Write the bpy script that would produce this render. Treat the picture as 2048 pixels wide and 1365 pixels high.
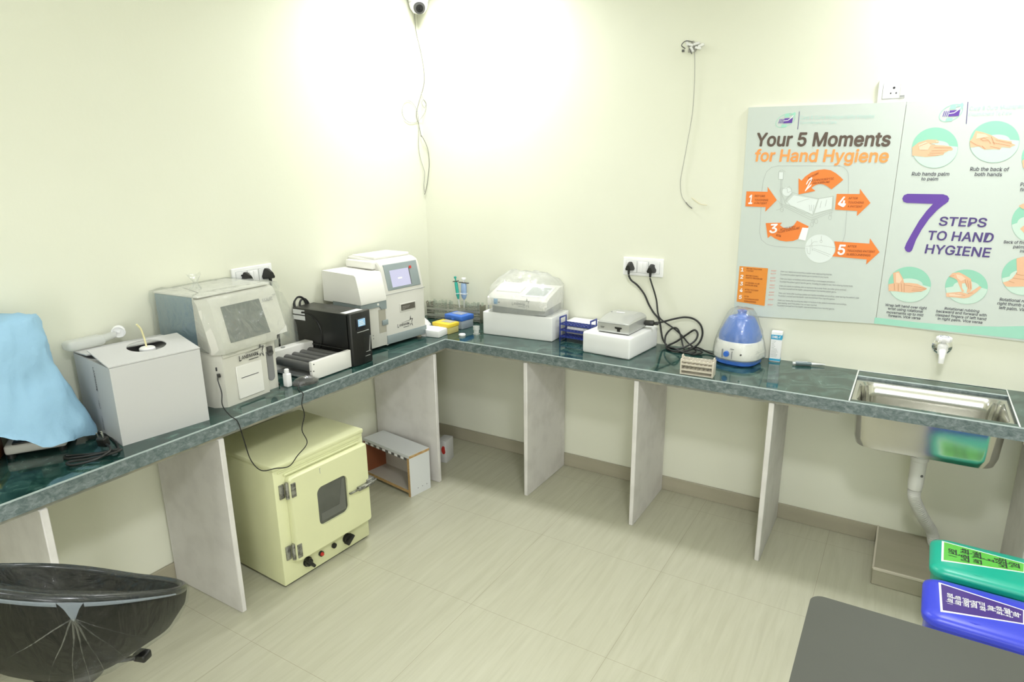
import bpy, bmesh, math, random
from mathutils import Vector, Matrix, noise

for o in list(bpy.data.objects):
    bpy.data.objects.remove(o)
S = bpy.context.scene
COL = S.collection
R = math.radians
random.seed(5)

# ---------------------------------------------------------------- camera
CAM = Vector((2.53490, -3.16845, 1.70331))
YAW, PITCH, ROLL, FPX = R(121.43787), R(-15.04060), R(-0.67145), 1307.73
FW = Vector((math.cos(PITCH)*math.cos(YAW), math.cos(PITCH)*math.sin(YAW), math.sin(PITCH)))
_r = Vector((math.sin(YAW), -math.cos(YAW), 0)); _u = _r.cross(FW)
RT = math.cos(ROLL)*_r + math.sin(ROLL)*_u
UP = -math.sin(ROLL)*_r + math.cos(ROLL)*_u
cd = bpy.data.cameras.new('camera'); cam = bpy.data.objects.new('camera', cd); COL.objects.link(cam)
cam.matrix_world = Matrix(((RT.x, UP.x, -FW.x, CAM.x), (RT.y, UP.y, -FW.y, CAM.y), (RT.z, UP.z, -FW.z, CAM.z), (0, 0, 0, 1)))
cd.sensor_width = 36; cd.lens = FPX*36/2048; cd.clip_start = .02
S.camera = cam

# ---------------------------------------------------------------- light and exposure
S.view_settings.view_transform = 'Standard'; S.view_settings.look = 'None'
S.view_settings.gamma = 1; S.view_settings.exposure = 0.0
w = bpy.data.worlds.new('world'); S.world = w; w.use_nodes = True
w.node_tree.nodes['Background'].inputs[0].default_value = (.9, .95, 1, 1)
w.node_tree.nodes['Background'].inputs[1].default_value = .3
CEIL = 2.78
LCOL = (.975, .985, 1.03)
def ceiling_lamp(name, x, y, power, size, col=LCOL, spread=180):
    l = bpy.data.lights.new(name, 'AREA'); l.energy = power; l.shape = 'SQUARE'; l.size = size; l.color = col
    l.spread = R(spread)
    o = bpy.data.objects.new(name, l); o.location = (x, y, CEIL-.03); COL.objects.link(o); return o
ceiling_lamp('lamp_corner', .46, -.36, 16, .25, spread=150)
ceiling_lamp('lamp_basin', 2.80, -.30, 15, .25, spread=150)
ceiling_lamp('lamp_room', 2.6, -2.5, 31, .3)
ceiling_lamp('lamp_entry', .9, -3.6, 7, .4)
# added unseen fill: low panel for under the worktops, upward one to soften contrast
def panel_light(name, loc, aim, power, sx, sy):
    l = bpy.data.lights.new(name, 'AREA'); l.energy = power; l.shape = 'RECTANGLE'; l.size = sx; l.size_y = sy; l.color = LCOL
    o = bpy.data.objects.new(name, l); o.location = loc; o.rotation_euler = (Vector(aim)-Vector(loc)).to_track_quat('-Z', 'Y').to_euler(); COL.objects.link(o)
panel_light('low_fill_light', (3.1, -4.74, 1.05), (2.3, 0, .9), 51, 1.1, 2.0)
panel_light('upward_fill_light', (2.75, -3.3, 1.9), (2.75, -3.3, 3), 22, .25, .25)

# ---------------------------------------------------------------- materials
def mat(name, col, rough=.5, metal=0, spec=.5, emit=None, estr=1, trans=0, alpha=1, coat=0, bump=None, var=None):
    m = bpy.data.materials.new(name); m.use_nodes = True; nt = m.node_tree; b = nt.nodes['Principled BSDF']
    b.inputs['Base Color'].default_value = (*col, 1); b.inputs['Roughness'].default_value = rough
    b.inputs['Metallic'].default_value = metal; b.inputs['Specular IOR Level'].default_value = spec
    b.inputs['Transmission Weight'].default_value = trans; b.inputs['Alpha'].default_value = alpha
    b.inputs['Coat Weight'].default_value = coat
    if emit: b.inputs['Emission Color'].default_value = (*emit, 1); b.inputs['Emission Strength'].default_value = estr
    tc = nt.nodes.new('ShaderNodeTexCoord')
    if bump:
        n = nt.nodes.new('ShaderNodeTexNoise'); n.inputs['Scale'].default_value = bump[0]; n.inputs['Detail'].default_value = 4
        bp = nt.nodes.new('ShaderNodeBump'); bp.inputs['Strength'].default_value = bump[1]; bp.inputs['Distance'].default_value = .01
        nt.links.new(tc.outputs['Object'], n.inputs['Vector']); nt.links.new(n.outputs['Fac'], bp.inputs['Height'])
        nt.links.new(bp.outputs['Normal'], b.inputs['Normal'])
    if var:   # (scale, other colour, low, high, stretch)
        n = nt.nodes.new('ShaderNodeTexNoise'); n.inputs['Scale'].default_value = var[0]; n.inputs['Detail'].default_value = 5
        mp = nt.nodes.new('ShaderNodeMapping'); mp.inputs['Scale'].default_value = var[4] if len(var) > 4 else (1, 1, 1)
        r = nt.nodes.new('ShaderNodeMapRange'); r.inputs[1].default_value = var[2]; r.inputs[2].default_value = var[3]
        mx = nt.nodes.new('ShaderNodeMix'); mx.data_type = 'RGBA'
        mx.inputs[6].default_value = (*col, 1); mx.inputs[7].default_value = (*var[1], 1)
        nt.links.new(tc.outputs['Object'], mp.inputs['Vector']); nt.links.new(mp.outputs[0], n.inputs['Vector'])
        nt.links.new(n.outputs['Fac'], r.inputs[0]); nt.links.new(r.outputs[0], mx.inputs[0]); nt.links.new(mx.outputs[2], b.inputs['Base Color'])
    return m

def plastic_film(name, tint=(1, 1, 1), base=.10, edge=.55, milky=.12, scale=22, strength=.6, stretch=(1, 1, 1)):
    m = bpy.data.materials.new(name); m.use_nodes = True; nt = m.node_tree; nt.nodes.clear()
    out = nt.nodes.new('ShaderNodeOutputMaterial'); tr = nt.nodes.new('ShaderNodeBsdfTransparent')
    tr.inputs[0].default_value = (*tint, 1)
    gl = nt.nodes.new('ShaderNodeBsdfGlossy'); gl.inputs['Roughness'].default_value = .12
    df = nt.nodes.new('ShaderNodeBsdfDiffuse'); df.inputs[0].default_value = (.95, .96, .95, 1)
    tl = nt.nodes.new('ShaderNodeBsdfTranslucent'); tl.inputs[0].default_value = (.95, .96, .95, 1)
    lw = nt.nodes.new('ShaderNodeLayerWeight'); lw.inputs[0].default_value = .35
    rg = nt.nodes.new('ShaderNodeMapRange'); rg.inputs[3].default_value = base; rg.inputs[4].default_value = edge
    tc = nt.nodes.new('ShaderNodeTexCoord'); mp = nt.nodes.new('ShaderNodeMapping'); mp.inputs['Scale'].default_value = stretch
    n = nt.nodes.new('ShaderNodeTexNoise'); n.inputs['Scale'].default_value = scale; n.inputs['Detail'].default_value = 5; n.inputs['Distortion'].default_value = 1.2
    bp = nt.nodes.new('ShaderNodeBump'); bp.inputs['Strength'].default_value = strength; bp.inputs['Distance'].default_value = .012
    m1 = nt.nodes.new('ShaderNodeMixShader'); m2 = nt.nodes.new('ShaderNodeMixShader'); m3 = nt.nodes.new('ShaderNodeMixShader')
    m1.inputs[0].default_value = .5; m2.inputs[0].default_value = milky
    L = nt.links.new
    L(tc.outputs['Object'], mp.inputs[0]); L(mp.outputs[0], n.inputs['Vector']); L(n.outputs['Fac'], bp.inputs['Height'])
    L(bp.outputs[0], gl.inputs['Normal']); L(bp.outputs[0], lw.inputs['Normal'])
    L(lw.outputs['Facing'], rg.inputs[0])
    L(df.outputs[0], m1.inputs[1]); L(tl.outputs[0], m1.inputs[2])
    L(tr.outputs[0], m2.inputs[1]); L(m1.outputs[0], m2.inputs[2])
    L(rg.outputs[0], m3.inputs[0]); L(m2.outputs[0], m3.inputs[1]); L(gl.outputs[0], m3.inputs[2]); L(m3.outputs[0], out.inputs[0])
    return m

def marble(name, edge=False):
    m = bpy.data.materials.new(name); m.use_nodes = True; nt = m.node_tree; b = nt.nodes['Principled BSDF']; L = nt.links.new
    tc = nt.nodes.new('ShaderNodeTexCoord')
    mp = nt.nodes.new('ShaderNodeMapping'); mp.inputs['Scale'].default_value = (1, 1, 1) if not edge else (1, 1, 1.5)
    n1 = nt.nodes.new('ShaderNodeTexNoise'); n1.inputs['Scale'].default_value = 10 if not edge else 42; n1.inputs['Detail'].default_value = 9; n1.inputs['Roughness'].default_value = .68; n1.inputs['Distortion'].default_value = 1.6 if not edge else .6
    cr = nt.nodes.new('ShaderNodeValToRGB'); e = cr.color_ramp.elements
    if edge:
        cols = [(.25, (.05, .08, .08)), (.44, (.115, .155, .155)), (.56, (.18, .22, .22)), (.75, (.31, .36, .36))]
    else:
        cols = [(.28, (.006, .025, .022)), (.46, (.012, .043, .036)), (.55, (.03, .082, .068)), (.63, (.06, .12, .10)), (.78, (.13, .20, .175))]
    e[0].position, e[0].color = cols[0][0], (*cols[0][1], 1); e[1].position, e[1].color = cols[-1][0], (*cols[-1][1], 1)
    for p, c in cols[1:-1]:
        k = e.new(p); k.color = (*c, 1)
    L(tc.outputs['Object'], mp.inputs[0]); L(mp.outputs[0], n1.inputs['Vector']); L(n1.outputs['Fac'], cr.inputs[0]); L(cr.outputs[0], b.inputs['Base Color'])
    b.inputs['Roughness'].default_value = .07 if not edge else .45
    b.inputs['Specular IOR Level'].default_value = .75 if not edge else .4
    return m

def floor_tiles(name):
    m = bpy.data.materials.new(name); m.use_nodes = True; nt = m.node_tree; b = nt.nodes['Principled BSDF']; L = nt.links.new
    tc = nt.nodes.new('ShaderNodeTexCoord')
    mp = nt.nodes.new('ShaderNodeMapping'); mp.inputs['Location'].default_value = (0, 0, 0); mp.inputs['Rotation'].default_value = (0, 0, R(8)); mp.inputs['Scale'].default_value = (24, 1.7, 1)
    n = nt.nodes.new('ShaderNodeTexNoise'); n.inputs['Scale'].default_value = 1.6; n.inputs['Detail'].default_value = 6; n.inputs['Roughness'].default_value = .62; n.inputs['Distortion'].default_value = .5
    cr = nt.nodes.new('ShaderNodeValToRGB'); e = cr.color_ramp.elements
    e[0].position, e[0].color = .3, (.445, .437, .322, 1); e[1].position, e[1].color = .72, (.523, .515, .395, 1)
    k = e.new(.5); k.color = (.488, .48, .362, 1)
    mb = nt.nodes.new('ShaderNodeMapping'); mb.inputs['Location'].default_value = (-.617+.585, .735, 0)
    br = nt.nodes.new('ShaderNodeTexBrick'); br.offset = 0; br.inputs['Scale'].default_value = 1
    br.inputs['Brick Width'].default_value = .585; br.inputs['Row Height'].default_value = .592; br.inputs['Mortar Size'].default_value = .0008; br.inputs['Mortar Smooth'].default_value = .3
    mx = nt.nodes.new('ShaderNodeMix'); mx.data_type = 'RGBA'; mx.inputs[7].default_value = (.30, .26, .18, 1)
    L(tc.outputs['Object'], mp.inputs[0]); L(mp.outputs[0], n.inputs['Vector']); L(n.outputs['Fac'], cr.inputs[0])
    L(tc.outputs['Object'], mb.inputs[0]); L(mb.outputs[0], br.inputs['Vector'])
    L(br.outputs['Fac'], mx.inputs[0]); L(cr.outputs[0], mx.inputs[6]); L(mx.outputs[2], b.inputs['Base Color'])
    b.inputs['Roughness'].default_value = .3; b.inputs['Specular IOR Level'].default_value = .4
    return m

WALL = mat('cream_wall_paint', (.785, .792, .662), .55, spec=.25, bump=(60, .03), var=(1.3, (.77, .777, .64), .4, .65))
CEILM = mat('ceiling_paint', (.86, .87, .84), .7)
FLOOR = floor_tiles('beige_floor_tile')
SKIRT = mat('skirting_tile', (.36, .335, .245), .35, var=(2, (.42, .39, .29), .35, .7, (1, 6, 6)))
MARBLE = marble('green_marble'); MEDGE = marble('green_marble_edge', True)
WPANEL = mat('white_washed_panel', (.73, .71, .68), .6, var=(9, (.62, .60, .57), .45, .75))
CARD = mat('white_card', (.59, .59, .58), .7); CARDIN = mat('carton_inside', (.30, .26, .2), .8)
CREAM = mat('cream_plastic', (.68, .67, .60), .4, var=(6, (.645, .635, .56), .4, .7)); CREAM2 = mat('warm_white_plastic', (.66, .65, .595), .4)
OFFW = mat('off_white_plastic', (.82, .81, .76), .4); WHITE = mat('white_plastic', (.88, .88, .87), .35)
FOAM = mat('white_foam', (.80, .81, .79), .75, bump=(160, .05))
SLATE = mat('slate_plastic', (.27, .32, .325), .4); BLUEGREY = mat('blue_grey_paint', (.17, .27, .33), .35)
GREY = mat('grey_plastic', (.30, .31, .30), .45); DGREY = mat('dark_grey', (.10, .10, .095), .4)
BLACK = mat('black_plastic', (.012, .012, .011), .38); BLACKM = mat('black_metal_case', (.016, .016, .014), .33)
RUBBER = mat('black_rubber_cable', (.012, .013, .012), .45)
CHROME = mat('chrome', (.75, .75, .74), .12, 1); STEEL = mat('stainless_steel', (.60, .595, .56), .15, 1, bump=(9, .03))
STEELR = mat('worn_steel', (.40, .40, .37), .42, .8, bump=(60, .4), var=(60, (.16, .16, .145), .42, .62)); WIRE = mat('rack_steel', (.34, .33, .28), .35, .8)
SILVER = mat('silver_paint', (.56, .57, .55), .3, .45)
OVEN = mat('pale_green_enamel', (.74, .755, .46), .38, spec=.4, var=(4, (.69, .705, .43), .45, .75), bump=(14, .06))
GLASSD = mat('dark_oven_glass', (.06, .065, .055), .12, spec=.6, var=(3, (.11, .115, .10), .4, .6))
RED = mat('red_plastic', (.55, .04, .03), .4); BROWN = mat('red_brown_laminate', (.27, .085, .035), .45)
PLY = mat('plywood_edge', (.54, .38, .19), .65, var=(40, (.42, .24, .08), .4, .6, (1, 1, 8))); LAMW = mat('white_laminate', (.68, .70, .70), .4)
LAMI = mat('laminate_inside', (.5, .46, .4), .5)
SCREEN = mat('lcd_lit', (.1, .1, .12), .2, emit=(.72, .72, .95), estr=.75); SCREENB = mat('lcd_blue', (.1, .15, .2), .2, emit=(.35, .62, .82), estr=.75)
SCRDK = mat('screen_off', (.16, .18, .165), .15, spec=.6); SCRGR = mat('display_grey', (.42, .46, .45), .2)
INK = mat('black_ink', (.03, .03, .035), .6); INKB = mat('brown_ink', (.115, .082, .062), .6); INKO = mat('orange_ink', (.93, .36, .10), .6)
INKO2 = mat('arrow_orange_ink', (.86, .23, .04), .6); INKO3 = mat('box_orange_ink', (.80, .28, .035), .6); INKD = mat('dark_red_ink', (.33, .075, .015), .6)
INKP = mat('purple_ink', (.13, .055, .36), .6); INKV = mat('violet_ink', (.085, .055, .22), .6); INKW = mat('white_ink', (.93, .93, .93), .6)
INKG = mat('aqua_ink', (.36, .70, .55), .6); INKG2 = mat('pale_aqua_ink', (.50, .72, .66), .6); INKL = mat('line_ink', (.42, .45, .42), .6); INKGY = mat('grey_ink', (.3, .31, .31), .6); INKR = mat('salmon_ink', (.85, .36, .30), .6)
POSTER = mat('poster_print', (.60, .66, .61), .35, spec=.35); POSTEDGE = mat('foam_board', (.85, .87, .85), .6)
DISC = mat('aqua_disc_ink', (.30, .64, .48), .6); DISCL = mat('pale_disc_ink', (.60, .76, .66), .6); SKIN = mat('skin_print', (.82, .50, .31), .6); SKIND = mat('skin_line_print', (.55, .27, .14), .6); SKINL = mat('skin_light_print', (.90, .64, .46), .6)
BLUEC = mat('blue_cover_cloth', (.32, .54, .72), .6, spec=.3, bump=(16, .7)); 
BLUE = mat('blue_plastic', (.05, .17, .62), .35); NAVY = mat('navy_coated_wire', (.03, .05, .27), .35); LBLUE = mat('pale_blue_plastic', (.32, .46, .68), .4); TEAL = mat('teal_plastic', (.03, .42, .33), .4)
YELLOW = mat('yellow_plastic', (.85, .62, .05), .4); TRANSL = mat('frosted_plastic', (.82, .84, .80), .35, alpha=.45)
CBLUE = mat('centrifuge_blue', (.06, .17, .55), .35); BEIGE = mat('beige_rack_plastic', (.62, .57, .47), .5)
GREENB = mat('green_bin_plastic', (.012, .42, .29), .32); BLUEB = mat('blue_bin_plastic', (.045, .065, .66), .32)
LABG = mat('green_label', (.12, .52, .07), .45); LABP = mat('purple_label', (.06, .025, .22), .45)
DESKT = mat('grey_laminate', (.068, .071, .058), .5, spec=.3, var=(2.2, (.059, .062, .05), .4, .7)); BLUELAB = mat('blue_sticker', (.20, .42, .66), .5); CYAN = mat('cyan_print', (.03, .36, .60), .5)
TUBEGL = plastic_film('glass_tube', (.98, 1, .985), .03, .4, .03, 3, 0)
FILM = plastic_film('clear_wrap', (.97, .98, .97), .05, .55, .06, 16, .9); FILMS = plastic_film('stretched_wrap', (.95, .96, .96), .004, .16, .003, 9, 1.3, (3, 3, 1.2))
BAG = plastic_film('thin_bag', (.985, .99, .985), .05, .45, .27, 14, .8)
LEATHER = mat('black_leatherette', (.008, .008, .006), .55, spec=.12); BROWND = mat('brown_bottle', (.09, .035, .015), .3)
PVC = mat('grey_white_pvc', (.66, .66, .62), .45)

# ---------------------------------------------------------------- mesh helpers
class M:
    def __init__(s): s.bm = bmesh.new(); s.smooth = True
    def _new(s, before): return [f for f in s.bm.faces if f not in before]
    def poly(s, rings, cap0=True, cap1=True, closed=True, loop=False):
        vs = [[s.bm.verts.new(p) for p in r] for r in rings]; fs = []
        n = len(vs[0]); pairs = list(zip(vs, vs[1:]))
        if loop: pairs.append((vs[-1], vs[0]))
        for a, b in pairs:
            for i in range(n if closed else n-1):
                j = (i+1) % n
                try: fs.append(s.bm.faces.new((a[i], a[j], b[j], b[i])))
                except ValueError: pass
        if not loop:
            if cap0: fs.append(s.bm.faces.new(vs[0][::-1]))
            if cap1: fs.append(s.bm.faces.new(vs[-1]))
        return fs
    def _bevel(s, fs, bev, seg):
        if bev > 0:
            ed = list({e for f in fs for e in f.edges})
            bmesh.ops.bevel(s.bm, geom=ed, offset=bev, segments=seg, affect='EDGES', profile=.5, clamp_overlap=True)
    def box(s, x0, x1, y0, y1, z0, z1, bev=0, seg=2):
        fs = s.poly([[(x0, y0, z0), (x1, y0, z0), (x1, y1, z0), (x0, y1, z0)], [(x0, y0, z1), (x1, y0, z1), (x1, y1, z1), (x0, y1, z1)]])
        s._bevel(fs, bev, seg); return s
    def hexa(s, b, t, bev=0, seg=2):
        fs = s.poly([b, t]); s._bevel(fs, bev, seg); return s
    def prism(s, pts, a0, a1, ax='y', bev=0, seg=2):
        def P(u, v, a): return {'y': (u, a, v), 'x': (a, u, v), 'z': (u, v, a)}[ax]
        fs = s.poly([[P(u, v, a0) for u, v in pts], [P(u, v, a1) for u, v in pts]])
        s._bevel(fs, bev, seg); return s
    def cyl(s, c, r, d, ax='z', r2=None, seg=24, bev=0):
        r2 = r if r2 is None else r2
        A = {'z': (Vector((1, 0, 0)), Vector((0, 1, 0)), Vector((0, 0, 1))), 'x': (Vector((0, 1, 0)), Vector((0, 0, 1)), Vector((1, 0, 0))), 'y': (Vector((0, 0, 1)), Vector((1, 0, 0)), Vector((0, 1, 0)))}[ax]
        c = Vector(c); rings = []
        for rr, k in ((r, 0), (r2, d)):
            rings.append([c+A[2]*k+rr*(math.cos(t)*A[0]+math.sin(t)*A[1]) for t in [2*math.pi*i/seg for i in range(seg)]])
        fs = s.poly(rings); 
        if bev:
            ed = [e for f in (fs[-1], fs[-2]) for e in f.edges]
            bmesh.ops.bevel(s.bm, geom=ed, offset=bev, segments=2, affect='EDGES', clamp_overlap=True)
        return s
    def lathe(s, prof, c=(0, 0, 0), seg=32, sx=1, sy=1, cap=True):
        s.poly([[(c[0]+r*sx*math.cos(2*math.pi*i/seg), c[1]+r*sy*math.sin(2*math.pi*i/seg), c[2]+z) for i in range(seg)] for r, z in prof], cap, cap); return s
    def tube(s, pts, r, seg=8, smooth=0, closed=False, radii=None):
        P = [Vector(p) for p in pts]
        if smooth: P = spline(P, smooth, closed)
        n = len(P); rings = []; up = None
        for i, p in enumerate(P):
            t = (P[(i+1) % n]-P[i-1]) if closed else (P[min(i+1, n-1)]-P[max(i-1, 0)])
            if t.length < 1e-9: t = Vector((0, 0, 1))
            t.normalize()
            if up is None:
                up = t.orthogonal().normalized()
            up = (up-t*up.dot(t)); 
            if up.length < 1e-6: up = t.orthogonal()
            up.normalize(); b = t.cross(up); rr = radii(i/(n-1)) if radii else r
            rings.append([p+rr*(math.cos(a)*up+math.sin(a)*b) for a in [2*math.pi*k/seg for k in range(seg)]])
        s.poly(rings, loop=closed); return s
    def flat(s, pts):
        vs = [s.bm.verts.new(p) for p in pts]
        f = s.bm.faces.new(vs); f.normal_update()
        if len(vs) > 3: bmesh.ops.triangulate(s.bm, faces=[f])
        return s
    def join(s, me, mtx=None):
        b = bmesh.new(); b.from_mesh(me)
        if mtx: b.transform(mtx)
        t = bpy.data.meshes.new('t'); b.to_mesh(t); b.free(); s.bm.from_mesh(t); bpy.data.meshes.remove(t); return s
    def xf(s, mtx): s.bm.transform(mtx); return s
    def warp(s, fn):
        for v in s.bm.verts: v.co = Vector(fn(v.co))
        return s
    def rough(s, amp, sc, seed=0):
        s.bm.normal_update()
        for v in s.bm.verts:
            v.co += v.normal*amp*noise.noise(v.co*sc+Vector((seed, seed*2, seed*3)))
        return s
    def subdiv(s, n=1): bmesh.ops.subdivide_edges(s.bm, edges=s.bm.edges[:], cuts=n, use_grid_fill=True); return s

def spline(P, k, closed=False):
    out = []; n = len(P)
    rng = range(n) if closed else range(n-1)
    for i in rng:
        p0 = P[i-1] if (closed or i) else P[0]*2-P[1]
        p1, p2 = P[i], P[(i+1) % n]
        p3 = P[(i+2) % n] if (closed or i+2 < n) else P[-1]*2-P[-2]
        for j in range(k):
            t = j/k
            out.append(.5*((2*p1)+(p2-p0)*t+(2*p0-5*p1+4*p2-p3)*t*t+(3*p1-p0-3*p2+p3)*t**3))
    if not closed: out.append(P[-1])
    return out

def adopt(o, t):
    """make o, built in room coordinates, a part of thing t"""
    o.parent = t; o.matrix_parent_inverse = (Matrix.Translation(t.location) @ t.rotation_euler.to_matrix().to_4x4()).inverted(); return o
def obj(name, m, material, parent=None, label=None, flatshade=False, ang=38):
    pr = parent is not None and parent.get('prints')
    if not pr: bmesh.ops.recalc_face_normals(m.bm, faces=m.bm.faces[:])
    me = bpy.data.meshes.new(name); m.bm.to_mesh(me); m.bm.free()
    for x in (material if isinstance(material, (list, tuple)) else [material]): me.materials.append(x)
    if parent is not None and parent.get('prints'): flatshade = True; 
    if not flatshade:
        me.shade_smooth(); me.set_sharp_from_angle(angle=R(ang))
    o = bpy.data.objects.new(name, me); COL.objects.link(o)
    if parent is not None: o.parent = parent
    if pr: o['prints'] = 1
    if label: o['label'] = label
    return o
def tag(o, label, cat, group=None):
    o['label'] = label; o['category'] = cat
    if group: o['group'] = group
    return o
def thing(name, label, cat, loc=(0, 0, 0), rotz=0, group=None):
    o = bpy.data.objects.new(name, None); o.empty_display_size = .05; COL.objects.link(o)
    o.location = loc; o.rotation_euler = (0, 0, R(rotz)); return tag(o, label, cat, group)
def struct(name, m, material, **k):
    o = obj(name, m, material, **k); o['kind'] = 'structure'; return o

TXT = {}
try:
    FONT = bpy.data.fonts.load(bpy.utils.system_resource('DATAFILES', path='fonts')+'/Inter.woff2')
except Exception:
    FONT = None
def text_mesh(body, bold=0):
    key = (body, bold)
    if key in TXT: return TXT[key]
    c = bpy.data.curves.new('t', 'FONT'); c.body = body; c.size = 1; c.resolution_u = 3
    if FONT and all(ord(ch) < 300 for ch in body): c.font = FONT
    o = bpy.data.objects.new('t', c); COL.objects.link(o)
    dg = bpy.context.evaluated_depsgraph_get(); dg.update()
    me = bpy.data.meshes.new_from_object(o.evaluated_get(dg))
    bpy.data.objects.remove(o); bpy.data.curves.remove(c)
    b = bmesh.new(); b.from_mesh(me); bmesh.ops.split_edges(b, edges=b.edges[:]); b.faces.ensure_lookup_table()
    for i, f in enumerate(b.faces):
        for vv in f.verts: vv.co.z = 0
    b.to_mesh(me); b.free(); NF = len(me.polygons)
    if bold > .004:   # heavier strokes: the same print laid down again with small shifts
        b = bmesh.new(); k = bold*1.35
        for i, (dx, dy) in enumerate(((0, 0), (k, 0), (-k, 0), (0, k), (0, -k), (.7*k, .7*k), (-.7*k, .7*k), (.7*k, -.7*k), (-.7*k, -.7*k))):
            m0 = me.copy(); m0.transform(Matrix.Translation((dx, dy, 0))); b.from_mesh(m0); bpy.data.meshes.remove(m0)
        b.to_mesh(me); b.free()
    for f in me.polygons:      # hair-thin ink layers, so that crossing strokes never share one plane
        for k in f.vertices: me.vertices[k].co.z = ((f.index*37) % 256)*2e-4
    xs = [v.co.x for v in me.vertices] or [0, 1]
    TXT[key] = (me, min(xs), max(xs)); return TXT[key]
_ch = text_mesh('H')[0]; CAPH = max(v.co.y for v in _ch.vertices)
def add_text(m, body, origin, u, v, width=None, cap=None, bold=0, slant=0):
    """lettering with its baseline starting at origin, running along u, upright along v (unit vectors)"""
    me, x0, x1 = text_mesh(body, bold); u = Vector(u).normalized(); v = Vector(v).normalized(); nrm = u.cross(v); vs_ = v+u*slant
    if width is None: sx = sy = cap/CAPH; off = 0
    else:
        sx = width/max(x1-x0, 1e-6); sy = cap/CAPH if cap else sx; off = x0
    zk = .004
    mt = Matrix(((u.x*sx, vs_.x*sy, nrm.x*zk, origin[0]-u.x*off*sx), (u.y*sx, vs_.y*sy, nrm.y*zk, origin[1]-u.y*off*sx), (u.z*sx, vs_.z*sy, nrm.z*zk, origin[2]-u.z*off*sx), (0, 0, 0, 1)))
    m.join(me, mt); return m

def star_logo(m, o, u, v, w):
    """LANDMARK lettering with a swoosh line and a broken star at its right end"""
    o = Vector(o); u = Vector(u).normalized(); v = Vector(v).normalized()
    def Q(a, b): return o+u*a*w+v*b*w
    add_text(m, 'L', Q(0, -.025), u, v, .085*w, .16*w, .012); add_text(m, 'ANDMARK', Q(.10, 0), u, v, .66*w, .115*w, .008)
    m.flat([Q(.25, .155), Q(.80, .185), Q(.80, .205), Q(.25, .162)]); 
    m.flat([Q(.36, -.085), Q(.74, -.085), Q(.74, -.06), Q(.36, -.06)])
    for a, b in (((.80, .20), [(.79, .20), (.85, .42), (.88, .22), (.83, .20)]), ((0, 0), [(.88, .24), (1.0, .26), (.93, .10), (.90, .11), (.945, .22), (.88, .21)]), ((0, 0), [(.92, .11), (.97, -.13), (.88, .0), (.88, .035), (.935, -.03), (.90, .10)]), ((0, 0), [(.87, .035), (.79, -.10), (.80, .02), (.83, .02), (.825, -.03), (.86, .05)])):
        m.flat([Q(x, y) for x, y in b])
    return m

H = .807            # worktop height

# ================================================================= SETTING
struct('floor', M().box(-.1, 4.3, -4.9, .1, -.1, 0), FLOOR)
struct('ceiling', M().box(-.1, 4.3, -4.9, .1, CEIL, CEIL+.1), CEILM)
struct('wall_left', M().box(-.1, 0, -4.9, .1, 0, CEIL), WALL)
struct('wall_back', M().box(0, 4.3, 0, .1, 0, CEIL), WALL)
struct('wall_right', M().box(4.2, 4.3, -4.9, 0, 0, CEIL), WALL)
struct('wall_front', M().box(0, 4.2, -4.9, -4.8, 0, CEIL), WALL)
struct('baseboard_left', M().box(0, .012, -4.8, -.012, 0, .078, .002, 1), SKIRT)
struct('baseboard_back', M().box(0, 2.563, -.012, 0, 0, .078, .002, 1), SKIRT)
struct('trim_1', M().box(2.566, 3.00, -.375, 0, 0, .078, .003, 1), SKIRT)
mm = M().box(2.566, 3.0, -.378, -.370, .068, .081, .002, 1); mm.box(2.563, 2.570, -.375, 0, .074, .0805)
struct('trim_2', mm, mat('grout_edge', (.62, .57, .46), .6))

# ================================================================= WORKTOP
HX0, HX1, HY0, HY1 = 2.405, 2.935, -.427, -.088
def worktop_mesh():
    m = M(); bm = m.bm
    xs = [0, .46, HX0, HX1, 3.9]; ys = [-3.9, -.46, HY0, HY1, 0]
    def ok(i, j):
        cx = (xs[i]+xs[i+1])/2; cy = (ys[j]+ys[j+1])/2
        if HX0 < cx < HX1 and HY0 < cy < HY1: return False
        return cx < .46 or cy > -.46
    g = {}
    for k, z in enumerate((.757, H)):
        for i in range(4):
            for j in range(4):
                if ok(i, j):
                    vs = []
                    for a, b in ((i, j), (i+1, j), (i+1, j+1), (i, j+1)):
                        key = (a, b, k)
                        if key not in g: g[key] = bm.verts.new((xs[a], ys[b], z))
                        vs.append(g[key])
                    bm.faces.new(vs if k else vs[::-1])
    for i in range(4):
        for j in range(4):
            if not ok(i, j): continue
            for (di, dj, e) in ((0, -1, ((i, j), (i+1, j))), (1, 0, ((i+1, j), (i+1, j+1))), (0, 1, ((i+1, j+1), (i, j+1))), (-1, 0, ((i, j+1), (i, j)))):
                ni, nj = i+di, j+dj
                if 0 <= ni < 4 and 0 <= nj < 4 and ok(ni, nj): continue
                a, b = e
                f = bm.faces.new((g[(*a, 0)], g[(*b, 0)], g[(*b, 1)], g[(*a, 1)])); f.material_index = 1
    bmesh.ops.recalc_face_normals(bm, faces=bm.faces[:])
    ed = [e for e in bm.edges if len(e.link_faces) == 2 and all(v.co.z > H-.001 for v in e.verts) and e.calc_face_angle() > 1]
    r = bmesh.ops.bevel(bm, geom=ed, offset=.0042, segments=2, affect='EDGES', profile=.5)
    for f in r['faces']: f.material_index = 2
    return m
tag(obj('worktop', worktop_mesh(), [MARBLE, MEDGE, mat('marble_arris_glint', (.34, .40, .385), .25)], ang=20),  # lighter arris colour carries the glint of the polished edge
    'long L-shaped dark green veined marble worktop running along both walls', 'worktop')
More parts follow.
